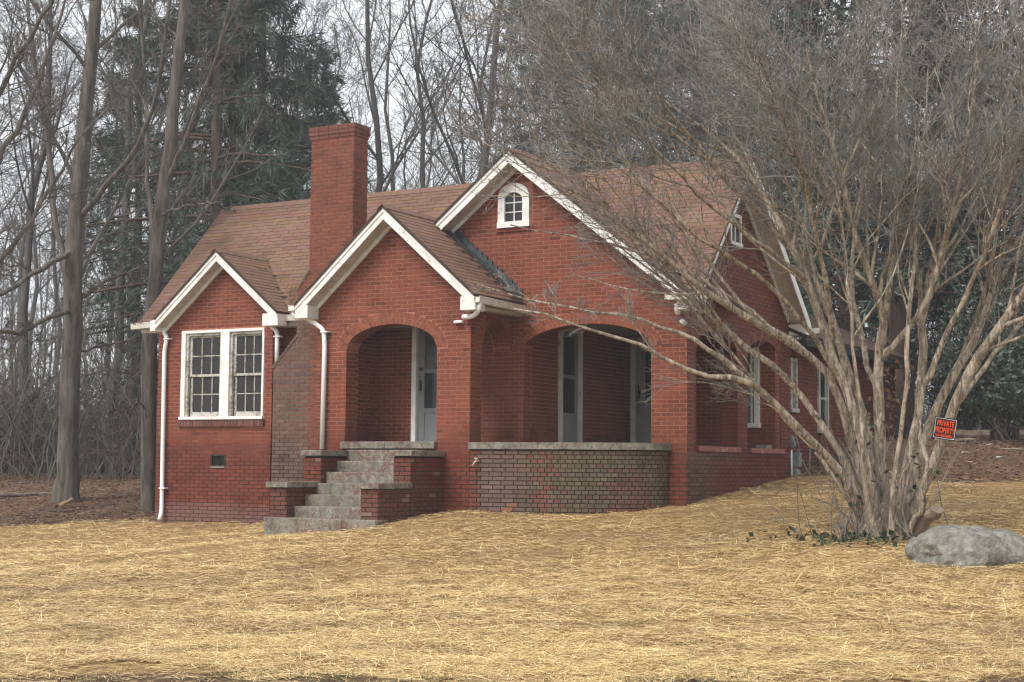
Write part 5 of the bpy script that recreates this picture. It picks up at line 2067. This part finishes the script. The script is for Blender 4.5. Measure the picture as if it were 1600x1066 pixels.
big_tree('hardwood_tree', 'tall grey hardwood with flared foot and low broken limbs left of the house', 32.5,
         [(104, 786, 0, .36), (104, 755, 0, .27), (106, 690, 0, .235), (108, 600, 0, .215), (114, 450, 0, .21), (121, 320, 0, .20), (136, 160, .2, .165), (148, 30, .3, .14), (155, -90, .4, .11), (160, -240, .5, .07)],
         [[(120, 345, 0, .10), (165, 290, -.3, .095), (215, 225, -.6, .085), (245, 140, -.8, .07), (262, 30, -1, .055), (275, -90, -1, .04)],
          [(113, 470, 0, .10), (85, 330, .5, .095), (72, 200, .8, .085), (52, 90, 1, .07), (38, -30, 1.2, .05)],
          [(108, 488, -.1, .085), (85, 492, -.6, .08), (55, 508, -1.1, .075), (25, 518, -1.6, .07), (-40, 515, -2.2, .06)],
          [(112, 392, -.1, .09), (75, 415, -.6, .085), (35, 438, -1.2, .08), (0, 462, -1.8, .07), (-50, 475, -2.4, .05)],
          [(116, 480, .1, .07), (150, 450, .5, .06), (200, 425, 1.0, .05), (240, 420, 1.4, .035)],
          [(112, 560, .1, .05), (140, 545, .5, .045), (185, 535, .9, .035), (225, 528, 1.2, .02)]], M['bark'])
big_tree('hardwood_tree', 'slim straight grey trunk standing right against the left corner of the house', 31.3,
         [(231, 803, 0, .20), (231, 770, 0, .17), (232, 600, 0, .165), (238, 460, 0, .16), (252, 330, 0, .15), (267, 200, 0, .135), (281, 70, .1, .115), (292, -60, .2, .09), (300, -200, .3, .06)],
         [[(258, 290, 0, .085), (285, 230, -.3, .08), (318, 140, -.6, .07), (348, 50, -.9, .055), (370, -60, -1.1, .04)],
          [(240, 440, .1, .08), (234, 340, .4, .075), (229, 240, .7, .065), (226, 130, 1, .05), (215, 0, 1.2, .035)],
          [(254, 335, -.1, .05), (280, 325, -.4, .047), (312, 319, -.8, .042), (345, 317, -1.2, .03)],
          [(232, 640, 0, .03), (215, 628, -.4, .026), (195, 640, -.8, .018), (165, 650, -1.1, .01)]], M['bark'])
big_tree('hardwood_tree', 'dark forked hardwood whose upper limbs reach in from the left border', 29.0,
         [(-125, 850, 0, .26), (-122, 700, 0, .21), (-115, 500, 0, .19), (-100, 330, 0, .16), (-80, 180, 0, .12), (-60, 30, 0, .09), (-50, -120, 0, .06)],
         [[(-70, 340, 0, .12), (-30, 290, .2, .11), (10, 230, .4, .09), (50, 150, .6, .07), (85, 60, .8, .05), (110, -40, 1, .03)],
          [(-60, 260, 0, .10), (-20, 190, -.3, .09), (20, 100, -.6, .075), (70, 20, -.9, .055), (110, -50, -1, .04)],
          [(-80, 440, 0, .10), (-20, 420, .3, .09), (30, 370, .6, .075), (80, 290, .9, .055), (130, 210, 1.1, .035), (190, 150, 1.3, .02)]], M['bark'])

PROTO = [bare_tree_mesh(17 + 1.2 * i, .135 + .012 * i, 100 + i, base_t=.30 + .05 * (i % 3), spread=.85 + .1 * (i % 2), rmin=.0078) for i in range(5)]
bare_mats = (M['bark_far'], M['twig_far'])
near_spots = [
    (440, 50, 0, 'pale bare tree showing just left of the chimney top'), (600, 52, 1, 'pale bare tree rising right of the chimney behind the ridge'),
    (655, 47, 2, 'bare tree with open crown halfway between chimney and wide gable'), (748, 46, 3, 'dark bare tree with crooked top left of the wide gable peak'),
    (40, 46, 4, 'bare tree in the thicket at the left border'), (168, 44, 0, 'bare tree between the two big trunks on the left'), (205, 52, 2, 'thin bare tree seen right of the flared trunk'),
    (1590, 50, 1, 'bare tree behind the evergreen shrub on the right')]
for i, (px, D, kx, lab) in enumerate(near_spots):
    p_ = at(px, 600, D)
    place_tree('bare_tree', PROTO[kx], bare_mats, p_[0], p_[1], random.random() * 6.28, .85 + random.random() * .35, lab)
rows = [(px + random.uniform(-22, 22), random.uniform(55, 82)) for px in range(-260, 1900, 46)]
for i, (px, D) in enumerate(rows):
    p_ = at(px, 600, D)
    place_tree('bare_tree', PROTO[i % 5], bare_mats, p_[0], p_[1], random.random() * 6.28, .8 + random.random() * .5,
               'slender leafless tree among many in the pale woods far behind the house', 'bare trees in the woods behind the house')


# far woods: one grey mass that closes the view
def far_woods():
    vs = []
    for i in range(190):
        px = -700 + 3000 * (i + random.random()) / 190
        D = random.uniform(90, 125)
        p_ = at(px, 600, D)
        g = gz1(p_[0], p_[1])
        h = random.uniform(13, 19)
        K = 6
        P = np.c_[p_[0] + np.cumsum(rng.normal(0, .25, K)), p_[1] + np.cumsum(rng.normal(0, .25, K)), np.linspace(g - .3, g + h, K)]
        R = .12 * np.linspace(1, .2, K)
        vs.append(tube_arrays(P[None], R[None], 5))
        a = sprout(P[None], R[None], 12, .25, 1, .30, 5, 40, .10, .1, .5, .022)
        b_ = sprout(a[0], a[1], 7, .2, 1, .5, 4, 38, .06, .13, .6, .013)
        c_ = sprout(b_[0], b_[1], 4, .2, 1, .6, 3, 38, .05, .15, .7, .010)
        vs += [tube_arrays(a[0], a[1], 3), tube_arrays(b_[0], b_[1], 3), tube_arrays(c_[0], c_[1], 3)]
    V, F = join_arrays(vs)
    o = link('far_woods', np_mesh('far_woods', V, F), M['twig_far'])
    tag(o, 'pale grey mass of winter woods closing the view behind everything', 'woods', kind='stuff')


far_woods()


# ------------------------------------------------------------------ conifers
def conifer_mesh(h, r, seed, z0, spread, nb, droop, clump, leaf, asp, dens, power=.8):
    global rng
    keep_ = rng
    rng = np.random.default_rng(seed)
    K = 10
    P = np.c_[np.cumsum(rng.normal(0, .03, K)), np.cumsum(rng.normal(0, .03, K)), np.linspace(-.3, h, K)]
    R = r * np.linspace(1, .08, K)
    R[0] *= 1.4
    Vt, Ft = tube_arrays(P[None], R[None], 10)
    z = z0 + (h - z0 - .3) * rng.random(nb) ** 1.05
    az = rng.random(nb) * 6.283
    L = spread * (1 - ((z - z0) / (h - z0)) ** 1.0 * .93) ** power * (.55 + .6 * rng.random(nb))
    L *= np.clip(.55 + (z - z0) / (h * .25), .55, 1)
    Kb = 7
    s = np.linspace(0, 1, Kb)
    bx = np.interp(z, P[:, 2], P[:, 0])[:, None] + np.cos(az)[:, None] * L[:, None] * s
    by = np.interp(z, P[:, 2], P[:, 1])[:, None] + np.sin(az)[:, None] * L[:, None] * s
    bz = z[:, None] + L[:, None] * (.18 * s - droop * s ** 2 + droop * .45 * s ** 3)
    B = np.stack([bx, by, bz], 2) + rng.normal(0, .03, (nb, Kb, 3)) * s[None, :, None]
    BR = np.maximum(.012, .016 * L)[:, None] * np.linspace(1, .3, Kb)[None]
    tw = sprout(B, BR, dens, .18, 1.0, .30, 4, 55, -.10 * droop * 3, .12, .5, .005)
    Vb, Fb = join_arrays([(Vt, Ft), tube_arrays(B, BR, 4)])
    # needle sprays along the twigs
    T = tw[0]
    n = len(T)
    t = rng.random((n, clump)) * 3
    i = np.minimum(t.astype(int), 2)
    w = (t - i)[..., None]
    rowsN = np.arange(n)[:, None]
    c = (T[rowsN, i] * (1 - w) + T[rowsN, i + 1] * w).reshape(-1, 3)
    d = norm(np.repeat(T[:, -1] - T[:, 0], clump, 0))
    m = len(c)
    a = norm(d + rng.normal(0, .55, (m, 3)) + np.array([0, 0, -.5 * droop]))
    b = norm(np.cross(a, rng.normal(0, 1, (m, 3))))
    sz = (leaf * (.5 + rng.random(m)))[:, None]
    V = np.stack([c, c + a * sz * .45 + b * sz * asp, c + a * sz, c + a * sz * .45 - b * sz * asp], 1).reshape(-1, 3)
    F = np.arange(m * 4).reshape(m, 4)
    rng = keep_
    return np_mesh('trunk', Vb, Fb, True), np_mesh('crown', V, F)


SPR = [conifer_mesh(17, .24, 301, 3.2, 4.2, 115, .55, 21, .26, .045, 14), conifer_mesh(15, .22, 302, 2.4, 3.8, 110, .60, 21, .26, .045, 14)]
PIN = [conifer_mesh(18, .22, 311, 6.0, 4.2, 105, .12, 24, .32, .04, 13, .45)]
EVG = [conifer_mesh(14, .25, 321, 3.0, 4.0, 105, .35, 16, .20, .11, 12, .6), conifer_mesh(12, .2, 322, 1.4, 3.3, 105, .3, 16, .19, .12, 12, .6)]
sp_m = (M['bark_red'], M['needle'])
for px, D, me, s, lab in (
        (332, 40, SPR[0], 1.0, 'dark drooping spruce with double reddish trunk above the left roof slope'),
        (394, 43, SPR[1], 1.15, 'dark drooping spruce between the twin trunks and the chimney'),
        (352, 41.5, SPR[1], 1.05, 'slender spruce trunk pressed close to the reddish one above the roof'),
        (205, 47, SPR[0], .85, 'dark spruce deep behind the two big trunks on the left'),
        (490, 52, SPR[1], .95, 'smaller spruce peeping out behind the chimney')):
    p_ = at(px, 600, D)
    place_tree('spruce_tree', me, sp_m, p_[0], p_[1], random.random() * 6.28, s, lab)
for px, D, s, lab in ((850, 60, 1.05, 'hazy grey green pine right of the wide gable peak'), (935, 62, 1.1, 'hazy pine with layered boughs above the wide gable roof'),
                      (1040, 58, 1.0, 'hazy pine half hidden by the crepe myrtle crown'), (1130, 64, 1.1, 'hazy pine above the right end of the roof'), (1220, 56, 1.0, 'pine standing right of the roof end behind the crown')):
    p_ = at(px, 600, D)
    place_tree('pine_tree', PIN[0], (M['bark_red'], M['pine']), p_[0], p_[1], random.random() * 6.28, s, lab)
for px, D, me, s, lab in (
        (1402, 36, EVG[0], 1.0, 'dark evergreen with thick red brown trunk behind the crepe myrtle stems'),
        (1325, 39, EVG[0], .95, 'dark evergreen rising behind the rear wing of the house'),
        (1290, 47, EVG[1], 1.05, 'dense evergreen far behind the rear wing roof'),
        (1478, 41, EVG[1], 1.0, 'low branched evergreen behind the private property sign'),
        (1553, 38, EVG[0], .95, 'dark evergreen on the right with brown trunk in the clearing'),
        (1640, 36, EVG[1], 1.05, 'dense evergreen at the right border above the dirt bank')):
    p_ = at(px, 600, D)
    place_tree('evergreen_tree', me, (M['bark_red'], M['evergreen']), p_[0], p_[1], random.random() * 6.28, s, lab)


# broadleaf evergreen shrubs on the right bank
def shrub(px, D, w, h, n, mat, label, name='evergreen_shrub', size=.11):
    c0 = at(px, 690, D)
    x, y = c0[0], c0[1]
    z = gz1(x, y)
    root = empty(name, (x, y, z))
    tag(root, label, 'shrub')
    m = 26
    base = np.c_[rng.normal(0, .12, m), rng.normal(0, .12, m), np.full(m, -.05)]
    d = norm(np.c_[rng.normal(0, .45, m), rng.normal(0, .45, m), np.ones(m)])
    pts = [base]
    cur = base
    for k_ in range(6):
        d = norm(d + rng.normal(0, .14, (m, 3)))
        cur = cur + d * (h * (.7 + .5 * rng.random(m)) / 6)[:, None] * np.array([w / h * 1.1, w / h * 1.1, 1])
        pts.append(cur)
    P = np.stack(pts, 1)
    R = np.linspace(.03, .008, 7)[None] * np.ones((m, 1))
    a = sprout(P, R, 8, .2, 1, .32, 5, 45, .02, .15, .5, .004)
    tubes_obj('stems', [(P, R, 5), (a[0], a[1], 3)], M['bark'], root, True)['kind'] = 'stuff'
    T = a[0]
    k = max(1, n // len(T))
    idx = rng.integers(1, 5, (len(T), k))
    c = T[np.arange(len(T))[:, None], idx].reshape(-1, 3) + rng.normal(0, .10, (len(T) * k, 3))
    V, F = leaf_quads(c, size, .5)
    link('foliage', np_mesh('foliage', V, F), mat, root)['kind'] = 'stuff'
    return root


shrub(1568, 33, 2.3, 3.6, 6500, M['evergreen'], 'tall glossy evergreen shrub on the right bank above the boulder')
shrub(1640, 31.5, 1.6, 2.4, 4200, M['evergreen'], 'low dark evergreen shrub at the right border of the bank')
shrub(1505, 38, 1.5, 2.2, 3600, M['evergreen'], 'small evergreen shrub in the clearing behind the sign')
shrub(1290, 42, 1.8, 2.6, 3200, M['evergreen'], 'evergreen shrub past the far end of the rear wing')
shrub(20, 44, 1.8, 2.4, 3200, M['ivy'], 'green viny shrub in the thicket at the left border')
shrub(85, 49, 2.2, 3.0, 3600, M['ivy'], 'tall green viny shrub deep in the thicket behind the flared trunk')
shrub(190, 48, 1.9, 3.2, 3600, M['ivy'], 'tall green viny shrub in the thicket near the slim corner trunk')
shrub(150, 46, 1.7, 2.0, 3200, M['ivy'], 'green viny shrub between the two big trunks')


# winter brush closing the thickets
def brush():
    n = 3600
    px = np.where(rng.random(n) < .62, rng.uniform(-330, 560, n), rng.uniform(1220, 1980, n))
    D = rng.uniform(38, 66, n) + np.where(px > 800, 0, 0)
    q = CAM[None] + D[:, None] * (FW[None] + RT[None] * ((px - 800) / FPX)[:, None])
    base = np.c_[q[:, :2], gz(q[:, 0], q[:, 1]) - .05]
    d = norm(np.c_[rng.normal(0, .3, n), rng.normal(0, .3, n), np.ones(n)])
    h = .8 + rng.random(n) ** 2 * 4.6
    pts = [base]
    cur = base
    for k_ in range(5):
        d = norm(d + rng.normal(0, .16, (n, 3)))
        cur = cur + d * (h / 5)[:, None]
        pts.append(cur)
    P = np.stack(pts, 1)
    R = (.006 + .005 * h)[:, None] * np.linspace(1, .35, 6)[None]
    a = sprout(P, R, 6, .2, 1, .40, 4, 45, .0, .2, .5, .006)
    b_ = sprout(a[0], a[1], 2, .3, 1, .6, 3, 45, -.05, .2, .6, .005)
    V, F = join_arrays([tube_arrays(P, R, 3), tube_arrays(a[0], a[1], 3), tube_arrays(b_[0], b_[1], 3)])
    o = link('brush', np_mesh('brush', V, F), M['brush'])
    tag(o, 'tangled brown winter brush and vines filling the edge of the woods', 'brush', kind='stuff')


brush()


# leaf litter and sticks on the bare ground left and right
def litter():
    n = 26000
    lft = rng.random(n) < .5
    px = np.where(lft, rng.uniform(-200, 300, n), rng.uniform(1230, 1800, n))
    D = np.where(lft, rng.uniform(29, 44, n), rng.uniform(25.5, 42, n))
    q = CAM[None] + D[:, None] * (FW[None] + RT[None] * ((px - 800) / FPX)[:, None])
    x, y = q[:, 0], q[:, 1]
    ok = ~house_foot(x, y, .05) & ~in_poly(x, y, STRAW_POLY)
    x, y = x[ok], y[ok]
    c = np.c_[x, y, gz(x, y) + .012 + rng.random(len(x)) * .02]
    V, F = leaf_quads(c, .085, .6)
    V[:, 2] = np.repeat(c[:, 2], 4) + (V[:, 2] - np.repeat(c[:, 2], 4)) * .25
    o = link('leaf_litter', np_mesh('leaf_litter', V, F), M['deadleaf'])
    tag(o, 'brown fallen leaves on the bare ground under the trees', 'leaves', kind='stuff')
    # tufts of green in the dirt strip by the road
    n = 5200
    px = rng.uniform(-150, 1750, n)
    D = rng.uniform(9.9, 11.8, n)
    q = CAM[None] + D[:, None] * (FW[None] + RT[None] * ((px - 800) / FPX)[:, None])
    x, y = q[:, 0], q[:, 1]
    ok = vnoise(x, y, .55, 44) * .6 + vnoise(x, y, .2, 45) * .4 > .60
    x, y = x[ok], y[ok]
    m = len(x)
    V, F = ribbons(x, y, gz(x, y) + .02, .04 + rng.random(m) * .05, np.full(m, .004), rng.random(m) * 6.28, rng.normal(1.0, .35, m), rng.normal(0, .006, m))
    o = link('grass', np_mesh('grass', V, F), M['grass'])
    tag(o, 'thin green grass sprouting in the dirt strip nearest the road', 'grass', kind='stuff')


litter()


# ------------------------------------------------------------------ boulder
def boulder():
    import bmesh
    c = at(1526, 839, 17.7)
    x, y = c[0], c[1]
    z = gz1(x, y)
    bm = bmesh.new()
    bmesh.ops.create_icosphere(bm, subdivisions=5, radius=1)
    from mathutils import noise as mn
    for v in bm.verts:
        p_ = v.co.copy()
        k_ = 1 + .20 * mn.noise(p_ * 1.1 + Vector((3, 1, 7))) + .09 * mn.noise(p_ * 2.7) + .035 * mn.noise(p_ * 7) + .012 * mn.noise(p_ * 19)
        q_ = p_ * k_
        q_.z = q_.z if q_.z < .6 else .6 + (q_.z - .6) * .45 + .06 * mn.noise(p_ * 3.0 + Vector((9, 9, 1)))
        v.co = Vector((q_.x * .75 - .25 * q_.z * q_.z, q_.y * .55, q_.z * (.27 + .20 * min(1, max(0, (q_.x + 1.0) / .75))) - .03 + .035 * mn.noise(p_ * 5) + .02 * mn.noise(p_ * 11)))
    me = bpy.data.meshes.new('boulder')
    bm.to_mesh(me)
    bm.free()
    me.polygons.foreach_set('use_smooth', np.ones(len(me.polygons), dtype=bool))
    o = link('boulder', me, M['rock'])
    o.location = (x, y, z + .03)
    o.rotation_euler = (0, 0, math.radians(30))
    tag(o, 'large low grey boulder half sunk in the straw beside the crepe myrtle', 'boulder')
    return o


boulder()

# ------------------------------------------------------------------ sign on the tree
s0 = at(1476.5, 670, 19.35)
sign = empty('warning_sign', s0)
tag(sign, 'small black and orange private property sign fixed to a crepe myrtle stem', 'sign')
xax = Vector(RT) * math.cos(math.radians(-9)) + Vector(UP) * math.sin(math.radians(-9))
zax = Vector(-FW)
zax = (zax + Vector(RT) * .18).normalized()
xax = (xax - zax * xax.dot(zax)).normalized()
yax = zax.cross(xax)
sign.rotation_euler = Matrix((xax, yax, zax)).transposed().to_euler()
M['sign_black'] = mat_noise('sign_black', [(.3, (.012, .011, .011)), (.7, (.022, .02, .019))], 5, bump=0, rough=.4)
M['sign_white'] = mat_noise('sign_white', [(.3, (.55, .54, .53)), (.7, (.72, .71, .70))], 30, bump=0, rough=.5)
M['sign_orange'] = mat_noise('sign_orange', [(.3, (.80, .085, .028)), (.7, (.95, .12, .04))], 14, bump=0, rough=.5)


def sgn(name, boxes, mat):
    mb = MB()
    for b_ in boxes: mb.box(*b_)
    o = mb.build(name, mat)
    o.parent = sign
    return o


W, H = .152, .135
sgn('panel', [(-W, W, -H, H, -.002, 0)], M['sign_black'])
bw = .006
i_ = .012
sgn('border', [(-W + i_, W - i_, H - i_ - bw, H - i_, .0004, .0012), (-W + i_, W - i_, -H + i_, -H + i_ + bw, .0004, .0012),
               (-W + i_, -W + i_ + bw, -H + i_ + bw, H - i_ - bw, .0004, .0012), (W - i_ - bw, W - i_, -H + i_ + bw, H - i_ - bw, .0004, .0012)], M['sign_white'])
sgn('sticker', [(W - .045, W - .014, -H + .012, -H + .026, .0014, .0018)], M['sign_white'])


def text(body, size, y, sx=1.0, off=.0015):
    cu = bpy.data.curves.new('lettering', 'FONT')
    cu.body = body
    cu.size = size
    cu.align_x = 'CENTER'
    cu.offset = off
    cu.extrude = .0003
    tmp = bpy.data.objects.new('tmp_lettering', cu)
    COL.objects.link(tmp)
    dg = bpy.context.evaluated_depsgraph_get()
    me = bpy.data.meshes.new_from_object(tmp.evaluated_get(dg))
    bpy.data.objects.remove(tmp)
    me.materials.clear()
    me.materials.append(M['sign_orange'])
    o = bpy.data.objects.new('lettering', me)
    COL.objects.link(o)
    o.parent = sign
    o.location = (0, y, .0012)
    o.scale = (sx, 1, 1)


text('PRIVATE', .098, .030, .62)
text('PROPERTY', .098, -.056, .57)
text('NO TRESPASSING', .040, -.103, .72, .001)

# leaves and needles caught in the roof valleys and gutters
vl = []
for (a, b_, n_l, sp) in (((-1.45, 22.30, 4.32), (-1.68, 22.75, 4.75), 90, .05), ((-1.8, 22.20, 4.18), (-1.0, 22.20, 4.18), 60, .03), ((-5.1, 22.20, 4.16), (-4.65, 22.2, 4.18), 50, .03),
                         ((3.2, 22.38, 4.30), (2.4, 22.38, 5.0), 50, .05), ((3.33, 21.0, 4.17), (3.33, 22.4, 4.14), 60, .03)):
    t = rng.random((n_l, 1))
    vl.append(np.array(a) * (1 - t) + np.array(b_) * t + rng.normal(0, sp, (n_l, 3)) * np.array([1, 1, .4]))
V, F = leaf_quads(np.concatenate(vl), .045, .55)
o = hp(link('leaf_debris', np_mesh('leaf_debris', V, F), M['deadleaf']))
o['kind'] = 'stuff'

# ------------------------------------------------------------------ odds and ends
def log(px, py, D, ln, r, az, label, name='log', mat=None, rise=0.0):
    p_ = at(px, py, D)
    z = gz1(p_[0], p_[1])
    K = 6
    s = np.linspace(-.5, .5, K)
    P = np.c_[s * ln * math.cos(az), s * ln * math.sin(az), r * .7 + rise * (s + .5) + rng.normal(0, r * .15, K)]
    mb = MB()
    mb.tube(P, r * (1 + .15 * rng.normal(0, 1, K)), 9)
    o = mb.build(name, mat or M['wood'])
    o.location = (p_[0], p_[1], z)
    tag(o, label, name.replace('_', ' '))


log(1590, 712, 30, 0.7, .022, .6, 'pale broken branch lying on the dirt bank at the right border', 'branch')
log(1534, 664, 36, 2.6, .13, .2, 'fallen brown log under the evergreens in the clearing')
log(1500, 700, 31.5, 1.0, .03, 2.4, 'thin stick on the dirt bank right of the sign', 'branch')
log(103, 781, 31.6, .26, .05, .9, 'freshly split pale wood chunk at the foot of the flared trunk', 'wood_chunk', M['fresh'], .15)
log(88, 786, 31.2, .8, .035, .2, 'reddish broken stick on the dirt left of the flared trunk foot', 'branch', M['bark_red'])
log(45, 775, 33.5, 1.6, .04, 1.2, 'grey fallen branch on the bare ground at the left border', 'branch')
for i, (px, py, D, lab) in enumerate(((1508, 716, 29.5, 'white scrap on the dirt bank nearest the sign'), (1546, 703, 31, 'white scrap in the middle of the dirt bank'),
                                      (1562, 722, 29, 'white scrap low on the dirt bank above the boulder'), (1520, 690, 33, 'white scrap high on the dirt bank under the shrub'))):
    p_ = at(px, py, D)
    z = gz1(p_[0], p_[1])
    mb = MB()
    pts = [(random.uniform(-.07, .07), random.uniform(-.05, .05)) for _ in range(4)]
    mb.hexa([(-.06, -.03, 0), (.05, -.04, .01), (.06, .03, 0), (-.05, .04, .012), (-.06, -.03, .016), (.05, -.04, .022), (.06, .03, .02), (-.05, .04, .024)])
    o = mb.build('scrap', M['litter'])
    o.location = (p_[0], p_[1], z)
    tag(o, lab, 'scrap')

# ------------------------------------------------------------------ winter haze
mb = MB()
mb.box(-153, 163, -63, 213, -6, 36)
hz = mb.build('haze', None)
hm = bpy.data.materials.new('haze_air')
hm.use_nodes = True
hn = hm.node_tree.nodes
hn.clear()
ho = hn.new('ShaderNodeOutputMaterial')
hv = hn.new('ShaderNodeVolumePrincipled')
hv.inputs['Color'].default_value = (0.97, 0.985, 1.0, 1)
hv.inputs['Density'].default_value = 0.0013
hv.inputs['Anisotropy'].default_value = 0.2
hm.node_tree.links.new(hv.outputs[0], ho.inputs['Volume'])
hz.data.materials.append(hm)
tag(hz, 'thin pale winter haze over the yard and woods', 'haze', kind='stuff')
